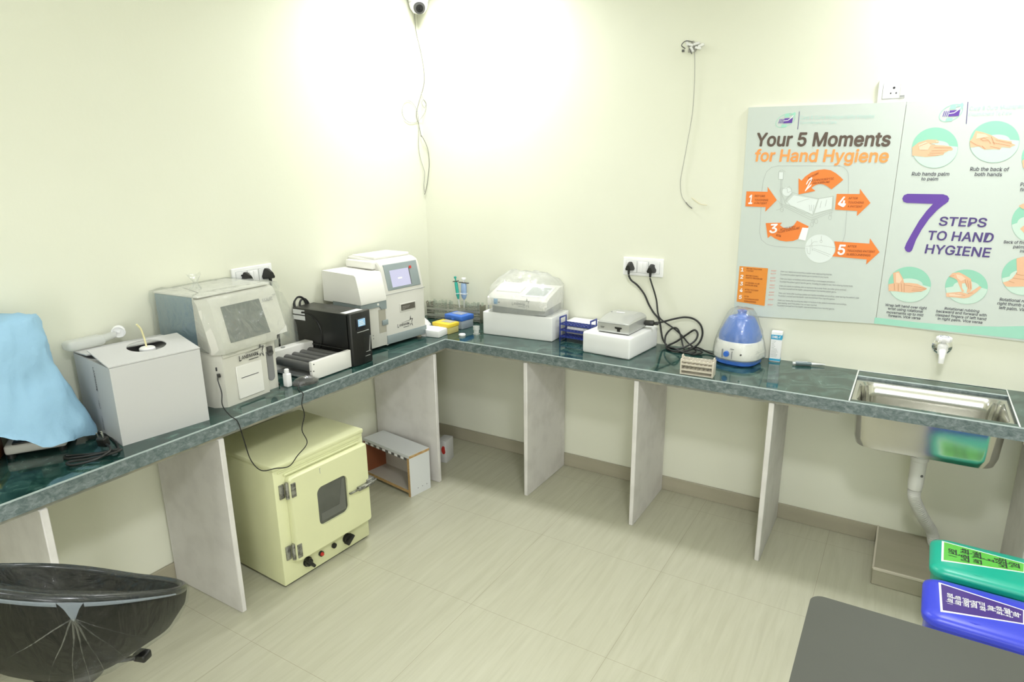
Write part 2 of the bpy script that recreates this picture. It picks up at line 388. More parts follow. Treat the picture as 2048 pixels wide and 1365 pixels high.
# slab bed under the marble, cut away round the basin
mm = M(); mm.box(.01, .444, -3.85, -.012, .742, .757); mm.box(.450, HX0-.03, -.444, -.012, .742, .757); mm.box(HX1+.02, 3.85, -.444, -.012, .742, .757)
tag(obj('slab_bed', mm, mat('rough_slab', (.42, .40, .32), .85, var=(14, (.30, .31, .27), .42, .6))), 'rough beige bedding layer along the underside of the marble worktop', 'slab')

G = 'white counter support panels'
def panel(loc, sx, sy, label):
    t = M().box(-sx/2, sx/2, -sy/2, sy/2, 0, .742, .003, 1)
    o = obj('support_panel', t, WPANEL); o.location = loc; return tag(o, label, 'panel', G)
for x, lab in ((.945, 'whitewashed support panel under back worktop, first one to the right of the room corner'), (1.535, 'whitewashed support panel under back worktop, roughly below the beige tube rack'), (2.123, 'whitewashed support panel under back worktop, the one nearest the steel basin'), (3.03, 'whitewashed support panel at right picture edge beyond the steel basin')):
    panel((x, -.23, 0), .022, .43, lab)
for y, lab in ((-.545, 'whitewashed support panel at the inner corner of the worktop beside the low shelf unit'), (-1.822, 'whitewashed support panel under left worktop beside the pale green oven'), (-2.412, 'whitewashed support panel under left worktop, right behind the black stool')):
    panel((.233, y, 0), .44, .022, lab)

# ================================================================= LEFT WORKTOP
# ---- analyser in clear wrap
def analyser_wrapped():
    t = thing('blood_analyzer', 'cream analyzer with blue-grey side and dark blank screen, half covered in clear wrap', 'analyzer', (.347, -1.735, H), 93)
    # front housing: chamfered left corner, overhanging screen head, narrow tower at right
    def sec(x, dy, zb, head=True):
        return [(x, .088, zb), (x, dy-.016, zb), (x, dy-.020, .235), (x, dy+.030, .405), (x, dy+.044, .423), (x, .088, .430)]
    m = M()
    m.poly([sec(.0, .036, .215), sec(.030, .0, .215), sec(.285, .0, .215), sec(.345, .004, .262), sec(.352, .03, .268)])
    m.prism([(.0, .040), (.030, .0), (.235, .0), (.240, .006), (.240, .088), (0, .088)], 0, .216, 'z')
    m.prism([(.240, .016), (.296, .016), (.304, .024), (.304, .088), (.240, .088)], 0, .218, 'z')
    m.box(.03, .236, -.005, .0, .196, .214, .002, 1)
    obj('front_housing', m, CREAM, t, 'cream front housing')
    m = M().box(.004, .340, .088, .318, .004, .430, .004); obj('side_shell', m, BLUEGREY, t, 'blue-grey metal rear shell')
    m = M().box(.002, .342, .058, .320, .430, .438, .003); obj('lid', m, OFFW, t, 'top lid, paled in colour for light and wrap')  # off-white stands in for light and wrap paling the shell top
    def sl(x, k, d): return (x, -.020+k*.050-d*.95, .235+k*.170+d*.33)
    m = M(); m.poly([[sl(.066, .10, -.004), sl(.256, .10, -.004), sl(.250, .90, -.004), sl(.070, .90, -.004)], [sl(.066, .10, .003), sl(.256, .10, .003), sl(.250, .90, .003), sl(.070, .90, .003)]])
    sc = obj('screen', m, SCRDK, t, 'dark blank screen')
    m = M()
    for a, b in (((.070, .885), (.076, .11)), ((.245, .885), (.250, .11))): pass
    m.box(.082, .206, -.006, 0, .016, .150, .002, 1); d = obj('printer_door', m, OFFW, t, 'paler printer door')
    m = M().box(.100, .184, -.0068, -.0058, .098, .1005); obj('paper_slot', m, INK, d)
    m = M(); 
    pts = [(.248+.0, .165), (.282, .165)] + [(.265+.017*math.cos(a), .055+.017*math.sin(a)) for a in [-i*math.pi/8 for i in range(9)]]
    m.prism([(x, z) for x, z in pts], .0135, .017, 'y'); g = obj('probe_recess', m, mat('recess_grey', (.24, .24, .24), .5), t, 'grey slot recess')
    m = M().cyl((.265, .004, .160), .013, .014, 'y'); m.box(.254, .276, .004, .02, .160, .186); obj('probe', m, DGREY, g)
    star_logo(obj_m := M(), (.100, -.0064, .172), (1, 0, .0), (0, 0, 1), .125); obj('logo', obj_m, INK, t, 'black LANDMARK star logo')
    m = M(); add_text(m, 'AXALAI', sl(.262, .80, .0035), (1, 0, 0), (0, .33, .94), .052, .014); add_text(m, 'AIR', sl(.318, .90, .0035), (1, 0, 0), (0, .33, .94), .018, .006); obj('model_lettering', m, INKGY, t)
    m = M().box(-.0, .006, .018, .022, .150, .164); m.xf(Matrix.Translation((.012, 0, 0))); obj('power_switch', m, INK, t)
    for x in (.03, .30):
        for y in (.03, .28): obj('foot', M().cyl((x, y, 0), .012, .012), BLACK, t)
    return t
analyser_wrapped()
# clear wrap over the upper half
def wrap_shell():
    m = M(); T = Matrix.Translation((.347, -1.735, H)) @ Matrix.Rotation(R(93), 4, 'Z')
    n = 22
    def ring(k, out, z):
        base = [(-.0, .05), (.03, 0), (.345, .0), (.355, .05), (.346, .325), (-.004, .325)]
        P = []
        for i in range(len(base)):
            a, b = Vector(base[i]), Vector(base[(i+1) % len(base)])
            L = max(2, int((b-a).length/.02))
            for q in range(L): P.append(a.lerp(b, q/L))
        res = []
        for p in P:
            d = (p-Vector((.17, .16))); d2 = d.normalized()*out
            f = 0
            if p.y < .06: f = -.024 + .050*max(0, min(1, (z-.235)/.17))
            res.append((p.x+d2.x, p.y+d2.y+f, z))
        return res
    rings = []
    for k, (z, out) in enumerate(((.210, .003), (.225, .003), (.26, .003), (.31, .004), (.36, .004), (.40, .007), (.425, .010), (.441, .006), (.446, -.04))):
        rings.append(ring(k, out, z))
    m.poly(rings, False, True)
    random.seed(2)
    m.bm.normal_update()
    for v in m.bm.verts:
        v.co += v.normal*.007*noise.noise(v.co*28)
        if v.co.z < .212: v.co.z += .022*noise.noise(Vector((v.co.x*24, v.co.y*24, 3))) + (.0 if v.co.y < .06 else .03)
    # loose tail hanging off the right side and a twisted tuft on top
    a = [(.352, .0, .40), (.372, -.005, .35), (.392, -.01, .29), (.400, -.015, .245), (.398, -.02, .19), (.400, -.022, .165)]
    m.poly([[(x, y, z), (x-.004, y+.03, z+.004), (x-.012, y+.06, z), (x-.035, y+.11, z-.004)] for x, y, z in a], False, False, closed=False)
    tip = []
    for i in range(5):
        r = (.022, .009, .006, .016, .026)[i]; z = .440+(.0, .016, .028, .044, .060)[i]
        tip.append([(.10+r*math.cos(q)*(1+.4*math.sin(3*q)), .19+r*math.sin(q), z+.006*math.sin(5*q)) for q in [2*math.pi*j/14 for j in range(14)]])
    m.poly(tip, False, False); m.xf(T)
    return tag(obj('plastic_wrap', m, FILM), 'crinkled clear plastic wrap over the top of the blue-grey sided analyzer', 'plastic wrap')
wrap_shell()

# ---- white carton
def carton():
    t = thing('cardboard_box', 'white cardboard box with a round hole in its top flap, at the worktop edge', 'box', (.357, -2.118, H), 82.2)
    W, D, Z, k = .298, .318, .272, .004
    m = M(); m.box(0, W, 0, k, 0, Z); m.box(0, W, D-k, D, 0, Z); m.box(0, k, k, D-k, 0, Z); m.box(W-k, W, k, D-k, 0, Z); m.box(k, W-k, k, D-k, 0, k)
    obj('box_body', m, CARD, t)
    # front flap with a round hole, hinged at the front edge and lifting a little
    m = M(); bm = m.bm; N = 36; hx, hy, hr = .166, .112, .064
    o = [bm.verts.new(p) for p in ((-.002, 0, 0), (W+.002, 0, 0), (W+.002, .172, 0), (-.002, .172, 0))]
    c = [bm.verts.new((hx+hr*math.cos(2*math.pi*i/N), hy+hr*.82*math.sin(2*math.pi*i/N), 0)) for i in range(N)]
    ed = [bm.edges.new((o[i], o[(i+1) % 4])) for i in range(4)]+[bm.edges.new((c[i], c[(i+1) % N])) for i in range(N)]
    r = bmesh.ops.triangle_fill(bm, edges=ed, use_beauty=True, use_dissolve=False)
    fs = [f for f in r['geom'] if isinstance(f, bmesh.types.BMFace)]
    ex = bmesh.ops.extrude_face_region(bm, geom=fs)
    for v in ex['geom']:
        if isinstance(v, bmesh.types.BMVert): v.co.z += .004
    m.xf(Matrix.Translation((0, .001, Z+.001)) @ Matrix.Rotation(R(10), 4, 'X'))
    obj('flap', m, CARD, t, 'front top flap with round hole', flatshade=True)
    m = M().box(0, W, -.13, 0, 0, .004); m.xf(Matrix.Translation((0, D-.002, Z+.002)) @ Matrix.Rotation(R(-4), 4, 'X')); obj('flap', m, CARD, t, 'rear top flap')
    m = M().box(0, .09, .01, D-.01, -.004, 0); m.xf(Matrix.Translation((.003, 0, Z)) @ Matrix.Rotation(R(17), 4, 'Y')); obj('flap', m, CARD, t, 'left end flap folded down')
    m = M().box(-.10, 0, .01, D-.01, -.004, 0); m.xf(Matrix.Translation((W-.003, 0, Z)) @ Matrix.Rotation(R(-9), 4, 'Y')); obj('flap', m, CARD, t, 'right end flap folded down')
    m = M()
    add_text(m, 'LANDMARK', (-.0008, .150, .250), (0, 0, -1), (0, -1, 0), .085, .013)
    star_logo(m, (-.0008, .150, .130), (0, 0, -1), (0, -1, 0), .03)
    add_text(m, 'LANDMARK', (-.0008, .150, .072), (0, 0, -1), (0, -1, 0), .050, .010)
    obj('lettering', m, INK, t, 'black lettering running down the left side')
    b = thing('reagent_bottle', 'dark bottle with white cap and pale tube inside the white cardboard box', 'bottle', (.274, -1.940, H+.026), 82)
    m = M().lathe([(.045, 0), (.05, .01), (.05, .17), (.03, .20), (.024, .215), (.024, .23)]); obj('bottle_body', m, BROWND, b)
    m = M().lathe([(.026, .232), (.026, .262), (.022, .266)], seg=28); obj('cap', m, WHITE, b, 'white screw cap')
    m = M().tube([(.002, .010, .262), (.0, .010, .288), (-.004, .008, .312), (-.010, .004, .334), (-.022, .0, .352)], .0032, 8, 5); obj('tube', m, mat('pale_yellow_tube', (.80, .74, .42), .4), b, 'pale yellow tube')
    # frosted jug lying behind the flaps
    j = thing('plastic_jug', 'frosted white jug with a ring cap lying at the back of the white cardboard box', 'jug', (.045, -2.10, H+.281), 90)
    m = M(); m.box(.0, .13, -.028, .03, .0, .036, .014, 4); m.poly([[(.12, .018*math.cos(a)-.0, .018+.016*math.sin(a)) for a in [2*math.pi*i/16 for i in range(16)]], [(.150, .016*math.cos(a), .022+.014*math.sin(a)) for a in [2*math.pi*i/16 for i in range(16)]], [(.172, .016*math.cos(a), .026+.014*math.sin(a)) for a in [2*math.pi*i/16 for i in range(16)]]])
    obj('jug_body', m, TRANSL, j)
    m = M(); c = Vector((.182, -.012, .034)); q = Matrix.Translation(c) @ Matrix.Rotation(R(-35), 4, 'Z') @ Matrix.Rotation(R(15), 4, 'X')
    m.cyl((0, .0, 0), .021, .014, 'y', seg=24); m.xf(q); cp = obj('cap', m, WHITE, j)
    m = M(); m.tube([(.021*math.cos(a), -.001, .021*math.sin(a)) for a in [2*math.pi*i/24 for i in range(24)]], .0032, 6, closed=True); m.box(-.006, .006, -.004, 0, -.006, .006, .002); m.xf(q); obj('cap_ring', m, WHITE, cp)
carton()

# ---- microscope under a blue cover, with its power lead
def microscope():
    t = thing('microscope', 'microscope with a white foot, hidden under the pale blue cover', 'microscope', (.095, -2.245, H), 58)
    m = M(); m.box(-.085, .085, -.10, .10, .012, .046, .010, 3); obj('foot', m, CREAM2, t)
    m = M().box(-.06, .05, -.102, -.03, .0462, .052, .002); obj('foot_plate', m, BLACK, t, 'black plate on the foot')
    for x in (-.07, .07):
        for y in (-.085, .085): obj('foot', M().cyl((x, y, 0), .012, .013), RUBBER, t)
    m = M(); m.box(-.03, .03, .045, .09, .045, .33, .012); m.box(-.028, .028, -.06, .07, .30, .345, .012); m.tube([(0, -.03, .345), (0, -.01, .40)], .022, 16); obj('arm', m, CREAM2, t)
    m = M().box(-.06, .06, -.08, .04, .14, .155, .003); obj('stage', m, BLACK, t)
    # cloth
    m = M(); rings = []; N = 64
    prof = [(.036, .200, .140), (.06, .196, .138), (.12, .178, .130), (.20, .153, .118), (.28, .128, .106), (.34, .112, .098), (.385, .106, .092), (.425, .104, .088), (.446, .098, .080), (.454, .060, .05)]
    for k, (z, ry, rx) in enumerate(prof):
        rr = []
        for i in range(N):
            a = 2*math.pi*i/N; ca, sa = math.cos(a), math.sin(a); p = 2.7
            f = (abs(ca)**p+abs(sa)**p)**(-1/p); w_ = 1+.035*math.sin(a*7+z*9)*(1-z)+.075*noise.noise(Vector((ca*2.2, sa*2.2, z*6)))+.055*noise.noise(Vector((ca*5, sa*5, z*18)))
            zz = z + (.016*math.sin(3*a+1)+.010*noise.noise(Vector((ca*3, sa*3, 9))) if k == 0 else 0) + (.17*max(0, -sa+.05)*(1-k/3) if k < 3 else 0) + (.012*math.sin(2*a+.6) if k >= 7 else 0)
            rr.append((max(.135+rx*f*w_*ca, .012), -2.318+ry*f*w_*sa+.02*(z if z > .3 else 0), H+zz))
        rings.append(rr)
    m.poly(rings, False, True)
    m.subdiv(1); m.bm.normal_update()
    for v in m.bm.verts: v.co += v.normal*.011*(1-2*abs(noise.noise(v.co*8+Vector((4, 2, 7)))))*(.4 if v.co.z > H+.40 else 1)
    m.rough(.006, 24, 5); m.rough(.004, 48, 8); m.warp(lambda c: (max(c.x, .006), c.y, max(c.z, H+.012)))
    tag(obj('dust_cover', m, BLUEC, ang=80), 'pale blue dust cover draped over the microscope at left edge', 'cover')
    # lead
    z = H+.005
    pts = [(.15, -2.135, z+.02), (.22, -2.10, z), (.30, -2.115, z), (.36, -2.135, z), (.395, -2.16, z+.006), (.36, -2.205, z+.004), (.30, -2.245, z), (.285, -2.262, z), (.31, -2.268, z), (.36, -2.225, z+.004), (.40, -2.17, z+.010), (.42, -2.155, z+.012), (.425, -2.18, z+.012), (.395, -2.23, z+.006), (.355, -2.275, z+.004), (.36, -2.292, z+.004), (.395, -2.285, z+.006), (.425, -2.235, z+.012), (.415, -2.19, z+.018), (.385, -2.172, z+.020), (.358, -2.168, z+.022)]
    m = M().tube(pts, .0042, 8, 6); cord = adopt(obj('power_cord', m, RUBBER, None, 'black coiled power cord'), t)
    m = M(); m.box(-.017, .017, -.012, .012, 0, .034, .006, 3); q = Matrix.Translation((.340, -2.165, z+.012)) @ Matrix.Rotation(R(20), 4, 'Z') @ Matrix.Rotation(R(12), 4, 'X')
    m.xf(q); pl = obj('plug', m, BLACK, cord)
    m = M()
    for a, b, r in ((-.009, -.004, .0026), (.009, -.004, .0026), (0, .006, .0034)): m.cyl((a, b, .034), r, .018, seg=10)
    m.xf(q); obj('plug_pins', m, CHROME, cord, 'metal plug pins')
    t = thing('specimen_box', 'brown box with yellow lid at extreme left edge of the worktop', 'box', (.085, -2.415, H), 55)
    m = M().box(-.05, .05, -.05, .05, 0, .062, .004); obj('box_body', m, BROWN, t); m = M().box(-.052, .052, -.052, .052, .062, .082, .004); obj('lid', m, YELLOW, t, 'yellow lid')
microscope()

# ---- small bottle, mouse
t = thing('small_bottle', 'small white bottle between the wrapped analyzer and the computer mouse', 'bottle', (.348, -1.418, H), 0)
m = M().box(-.015, .015, -.013, .013, 0, .060, .006, 3); obj('bottle_body', m, WHITE, t)
m = M().cyl((0, 0, .060), .010, .018, seg=20, bev=.002); obj('cap', m, WHITE, t)
def mouse():
    t = thing('computer_mouse', 'black computer mouse in clear wrap whose cord loops below the worktop', 'computer mouse', (.382, -1.352, H), 0)
    def shell(sc, z0):
        m = M(); rings = []
        for k in range(9):
            u = k/8; x = -.052+.104*u; w_ = .030*math.sqrt(max(.06, 1-(2*u-1)**4)); h = .034*math.sin(math.pi*(.12+.80*u))**.8
            rings.append([(w_*sc*math.cos(a), x*sc, z0+max(h*sc, .006)*max(0, math.sin(a)) ) for a in [math.pi*i/12 for i in range(13)]])
        m.poly(rings); m.xf(Matrix.Rotation(R(-22), 4, 'Z')); return m
    obj('mouse_body', shell(1, 0.0005), BLACK, t)
    b = M().box(-.003, .003, -.046, -.028, .018, .0245, .002); b.xf(Matrix.Rotation(R(-22), 4, 'Z')); obj('wheel', b, DGREY, t)
    obj('wrap', shell(1.08, 0.0004), FILM, t, 'clear wrap round the mouse')
    X = .382; Y = -1.352
    W_ = [(.395, -1.400, H+.010), (.42, -1.425, H+.004), (.455, -1.444, H+.005), (.472, -1.447, H-.004), (.476, -1.462, .765), (.478, -1.456, .716), (.478, -1.476, .657), (.494, -1.470, .600), (.500, -1.530, .568), (.500, -1.576, .540), (.498, -1.640, .557), (.492, -1.699, .572), (.480, -1.731, .627), (.476, -1.747, .716), (.472, -1.760, .792), (.455, -1.776, .818), (.40, -1.765, .845), (.375, -1.745, .885), (.352, -1.738, .925), (.346, -1.733, .939)]
    m = M().tube([(a-X, b-Y, c-H) for a, b, c in W_], .0021, 6, 6); cb = obj('cable', m, RUBBER, t)
    m = M().box(-.006, .006, -.011, .011, -.0055, .0055, .0015); m.xf(Matrix.Translation((.339-X, -1.724-Y, .941-H)) @ Matrix.Rotation(R(62), 4, 'Z')); obj('connector', m, BLACK, cb)
mouse()

# ---- roller mixer
def roller_mixer():
    t = thing('roller_mixer', 'tube roller mixer with dark rollers between cream end plates, beside black case', 'roller mixer', (.392, -1.318, H), 90)
    m = M().box(0, .232, 0, .020, .004, .086, .003); obj('end_plate', m, OFFW, t, 'cream front end plate')
    m = M(); m.box(0, .232, .245, .30, .004, .098, .003); obj('motor_housing', m, OFFW, t, 'cream rear motor housing')
    m = M().cyl((.075, .27, .098), .010, .004, seg=16); obj('knob', m, GREY, t)
    m = M().box(.003, .229, .02, .245, .004, .012); obj('base_tray', m, SILVER, t)
    for i in range(5):
        m = M().cyl((.024+i*.046, .019, .052), .0195, .228, 'y', seg=24); obj('roller', m, DGREY, t)
    m = M().cyl((.228, .015, .083), .003, .235, 'y', seg=10); obj('guard_rail', m, BLACK, t)
    for x, z in ((.006, .045), (.01, .075)): obj('screw', M().cyl((x, -.0015, z), .003, .003, 'y', seg=10), DGREY, t)
    obj('screw', M().cyl((-.001, .01, .045), .003, .003, 'x', seg=10), DGREY, t)
    for x in (.02, .21):
        for y in (.02, .28): obj('foot', M().cyl((x, y, 0), .008, .005), BLACK, t)
roller_mixer()

# ---- black power unit
def power_unit():
    t = thing('power_backup_unit', 'black rectangular power unit with a small lit blue display, in front of roller rails', 'power unit', (.402, -1.082, H), 90)
    m = M().box(0, .134, .018, .382, .004, .248, .004); obj('case', m, BLACKM, t)
    m = M(); m.prism([(0, .012), (.006, .003), (.066, -.004), (.128, .003), (.134, .012), (.134, .03), (0, .03)], .002, .252, 'z', .003); obj('front_panel', m, BLACK, t)
    m = M().box(.030, .092, -.0052, .0, .170, .226, .004); d = obj('display_bezel', m, mat('bezel_black', (.02, .022, .03), .2), t)
    m = M().box(.040, .086, -.0062, -.004, .186, .220, .001); sc = obj('display', m, SCREENB, d, 'lit blue display')
    m = M()
    for z in (.192, .200, .208): m.box(.046, .080-(z-.192)*.6, -.0066, -.006, z, z+.003)
    obj('display_lines', m, INKW, sc)
    m = M().box(.034, .108, -.0052, 0, .158, .161); m.box(.075, .108, -.004, 0, .036, .038); m.box(.082, .112, -.004, .0, .056, .058)
    m.hexa([(.104, -.004, .058), (.107, -.004, .058), (.107, 0, .058), (.104, 0, .058)], [(.116, -.0035, .13), (.118, -.0035, .13), (.118, 0, .13), (.116, 0, .13)]); obj('trim_line', m, SILVER, t, 'thin silver trim line')
    m = M(); m.tube([(-.0005, .30+.105*math.cos(a), .125+.105*math.sin(a)) for a in [R(-100)+R(200)*i/24*1 for i in range(25)]][0:25], .005, 8)
    for v in m.bm.verts: v.co.y = .60-v.co.y
    obj('side_rib', m, BLACK, t)
    m = M().box(.012, .118, .028, .075, .2485, .2493); obj('sticker', m, WHITE, t, 'white sticker on top')
    m = M().box(-.0012, 0, .300, .380, .190, .240); s_ = obj('sticker', m, WHITE, t, 'white label on the side')
    m = M(); m.box(-.0018, -.001, .298, .382, .212, .217); obj('sticker_stripe', m, BLACK, s_)
    m = M(); m.tube([(.02, .385, .23), (.03, .402, .265), (.055, .405, .285), (.085, .402, .275), (.10, .395, .24), (.10, .388, .20)], .006, 8, 5); m.tube([(.05, .385, .225), (.065, .400, .262), (.095, .402, .270), (.115, .396, .24), (.116, .387, .19)], .005, 8, 5); obj('cable', m, RUBBER, t)
power_unit()

# ---- tall analyser by the corner
def analyser_corner():
    t = thing('blood_analyzer', 'tall off-white analyzer with lit screen and slate base, nearest the room corner', 'analyzer', (.288, -.905, H), 84.5)
    X0, X1 = .168, .452
    body = [(.0, .016), (.0, .272), (.0176, .350), (.030, .405), (.045, .428), (.075, .440), (.262, .452), (.270, .440), (.270, .016)]
    m = M(); m.poly([[(x, y+dy, z-dz) for y, z in body] for x, dy, dz in ((X0, .004, .006), (X0+.006, 0, 0), (X1-.018, 0, 0), (X1-.004, .006, .004), (X1, .014, .012))])
    obj('main_body', m, CREAM2, t)
    m = M(); m.box(X0+.02, X1-.02, .085, .264, .440, .457, .006, 3); m.box(X0-.022, X0+.04, .06, .264, .398, .438, .008, 3); obj('top_cover', m, OFFW, t)
    m = M().box(X0-.001, X1+.001, -.002, .0, .2705, .2725); m.box(X0-.002, X0+.0005, -.001, .2, .2705, .2725); obj('seam', m, GREY, t)
    def sl(x, k, d):  # along the leaning upper front
        a, b = Vector((0, .272)), Vector((.030, .405)); p = a.lerp(b, k); return (x, p.x-d*.975, p.y+d*.22)
    def slab(x0, x1, k0, k1, d0, d1, b=0, inset=0):
        m = M(); m.poly([[sl(x0+inset, k0, d0), sl(x1, k0, d0), sl(x1-inset, k1, d0), sl(x0, k1, d0)], [sl(x0+inset, k0, d1), sl(x1, k0, d1), sl(x1-inset, k1, d1), sl(x0, k1, d1)]])
        if b: m._bevel(list(m.bm.faces), b, 3)
        return m
    m = slab(X0+.026, X1-.026, .13, 1.10, -.010, .0035, .003); p = obj('control_panel', m, SLATE, t, 'slate control panel')
    m = slab(X0+.058, X1-.095, .22, .86, .0, .0045); obj('screen', m, SCREEN, p, 'lit pale screen')
    m = slab(X0+.105, X1-.150, .50, .56, .004, .005); obj('screen_mark', m, INKW, p)
    m = slab(X1-.088, X1-.072, .82, .92, .0, .0055); obj('indicator', m, RED, p, 'red indicator square')
    m = slab(X1-.094, X1-.090, .22, .86, .003, .0048); obj('screen_shadow_gap', m, DGREY, p)
    m = M().box(X0, X1, -.0015, .012, .016, .062, .002); m.box(.004, X0-.002, .004, .02, .016, .062, .002); obj('base_band', m, SLATE, t, 'slate base band')
    m = M().box(.262, .378, -.003, 0, .166, .212, .003); wf = obj('window_frame', m, CREAM2, t)
    m = M().box(.270, .370, -.004, -.002, .174, .206); pn = obj('window_pane', m, mat('window_brown', (.11, .10, .08), .2), wf)
    m = M()
    for i in range(3): add_text(m, ('LANDMARK ANALYZER', 'AUTO HEMATOLOGY', 'SYSTEM')[i], (.275, -.0044, .192-i*.007), (1, 0, 0), (0, 0, 1), None, .0036)
    obj('window_print', m, CREAM2, pn)
    m = M(); star_logo(m, (.240, -.0008, .092), (1, 0, 0), (0, 0, 1), .112); obj('logo', m, INK, t, 'black LANDMARK star logo')
    # sampling compartment at left
    left = [(.03, .245), (-.012, .250), (-.014, .262), (.0, .325), (.016, .385), (.026, .393), (.270, .398), (.270, .245)]
    m = M(); m.poly([[(x, y, z) for y, z in left] for x in (.0, .004, X0-.004)]); obj('side_compartment', m, OFFW, t)
    m = M().box(.002, X0-.001, .002, .265, .016, .222, .002); obj('lower_housing', m, CREAM2, t)
    m = M(); m.prism([(.0, .222), (.0, .250), (X0, .250), (X0, .205), (.135, .205), (.125, .222)], -.006, .2, 'y'); m.box(X0-.032, X0+.006, -.006, .0, .122, .148, .002); b = obj('sampling_bracket', m, SLATE, t, 'slate sampling bracket')
    m = M().cyl((.112, -.008, .236), .006, .003, 'y', seg=14); obj('button', m, OFFW, b)
    m = M().box(.118, .124, .0, .003, .085, .205); m.box(.124, X0-.004, .0005, .003, .085, .205); obj('sample_recess', m, mat('recess_tan', (.42, .40, .33), .5), t)
    for z in (.066, .082): obj('screw', M().cyl((.075, .0, z), .003, .003, 'y', seg=8), GREY, t)
    for x in (.03, .42):
        for y in (.03, .24): obj('foot', M().cyl((x, y, 0), .013, .017), mat('tan_rubber', (.42, .36, .27), .6), t)
analyser_corner()

# ================================================================= CORNER GROUP
# crumpled tissue
m = M(); rings = []
for k, (z, r) in enumerate(((0, .052), (.012, .055), (.03, .042), (.045, .024), (.052, .008))):
    rings.append([(r*math.cos(a)*(1+.22*math.sin(3*a+k)), r*math.sin(a)*(1+.22*math.cos(4*a+2*k)), z+.006*math.sin(5*a+k)) for a in [2*math.pi*i/28 for i in range(28)]])
m.poly(rings); m.rough(.008, 45, 2)
o = obj('tissue', m, WHITE, ang=25); o.location = (.175, -.31, H+.004); tag(o, 'crumpled white tissue between the corner analyzer and the steel rack', 'tissue')
# white foam piece with a notch
m = M(); m.prism([(0, 0), (.055, 0), (.062, .010), (.085, .010), (.092, 0), (.165, 0), (.165, .092), (0, .092)], 0, .036, 'z', .006, 2)
o = obj('foam_block', m, FOAM); o.location = (.236, -.482, H); o.scale = (1.12, 1.12, 1.08); o.rotation_euler.z = R(5); tag(o, 'small white foam slab beside the yellow tip box', 'foam block')
def tip_box(colr, lab, name, loc, rz, w, d, h, win):
    t = thing(name, lab, 'tip box', loc, rz, 'pipette tip boxes in the corner')
    m = M().box(0, w, 0, d, 0, h*.62, .004); obj('tray', m, colr[1], t)
    m = M().box(-.003, w+.003, -.003, d+.003, h*.62, h, .005); l = obj('lid', m, colr[0], t)
    m = M().box(*win, h, h+.0025, .001); obj('lid_window', m, TRANSL, l, 'frosted window in the lid')
    m = M().box(w*.42, w*.58, -.006, .0, h*.5, h*.78, .002); obj('latch', m, colr[0], l)
    return t
tip_box((YELLOW, mat('amber_tray', (.62, .55, .22), .4, alpha=.9)), 'yellow lidded pipette tip box in front of the blue one', 'tip_box', (.303, -.365, H), -6, .118, .085, .058, (.035, .105, .03, .075))
tip_box((BLUE, mat('smoky_tray', (.36, .41, .47), .35)), 'blue lidded pipette tip box in front of the steel tube rack', 'tip_box', (.290, -.232, H), -8, .130, .098, .076, (.025, .10, .03, .085))
for x, y, r, h, lab in ((.498, -.358, .019, .010, 'small round white cap on the marble in front of blue tip box'),):
    m = M().cyl((0, 0, 0), r, h, seg=28, bev=.002); m.lathe([(r-.003, h), (r-.003, h+.001), (r-.006, h+.001)], seg=28); o = obj('bottle_cap', m, WHITE); o.location = (x, y, H); tag(o, lab, 'cap')
t = thing('sample_cup', 'clear flanged sample cup standing beside the long foam block', 'cup', (.548, -.292, H))
m = M().lathe([(.019, 0), (.019, .004), (.015, .006), (.015, .024), (.018, .026), (.018, .046), (.015, .046), (.0135, .027), (.012, .008)], seg=28); obj('cup_body', m, TRANSL, t)

# steel wire rack with glass tubes and two pipettes
RACK = Matrix.Translation((.075, -.128, H)) @ Matrix.Rotation(R(8), 4, 'Z'); RL = .355; RD = .085; NX = 13
t = thing('test_tube_rack', 'long steel wire test tube rack standing in the room corner', 'test tube rack', (.075, -.128, H), 8)
for x in (0, RL):
    m = M().box(x-.002, x+.002, 0, RD, 0, .098, .001); m.tube([(x, 0, .098), (x, .0, .108), (x, .01, .112), (x, .02, .098)], .003, 6); obj('end_plate', m, WIRE, t)
for z in (.012, .046, .082):
    m = M()
    for y in (0, .028, .056, RD): m.tube([(0, y, z), (RL, y, z)], .0022, 6)
    for i in range(NX+1): m.tube([(i*RL/NX, 0, z), (i*RL/NX, RD, z)], .0014, 5)
    obj('wire_shelf', m, WIRE, t)
m = M().box(0, RL, -.002, .0, .062, .074); m.box(0, RL, -.002, 0, .020, .036); obj('front_rail', m, mat('rail_steel', (.55, .54, .47), .35, .6), t)
src = None
tubes = [(i, j) for i in range(NX) for j in range(3) if not (j < 2 and i in (6, 7, 8)) and (i*7+j*5) % 4 != 1]
for n, (i, j) in enumerate(tubes):
    if src is None:
        m = M().lathe([(.0025, .0), (.0055, .004), (.006, .01), (.006, .094), (.0068, .096), (.0055, .096), (.0050, .02)], seg=12, cap=False)
        o = src = obj('test_tube', m, TUBEGL); 
    else:
        o = src.copy(); COL.objects.link(o)
    o.location = RACK @ Vector(((i+.5)*RL/NX, .014+j*.028, .016)); tag(o, 'empty glass test tube standing in the steel corner rack', 'test tube', 'glass tubes in the corner rack')
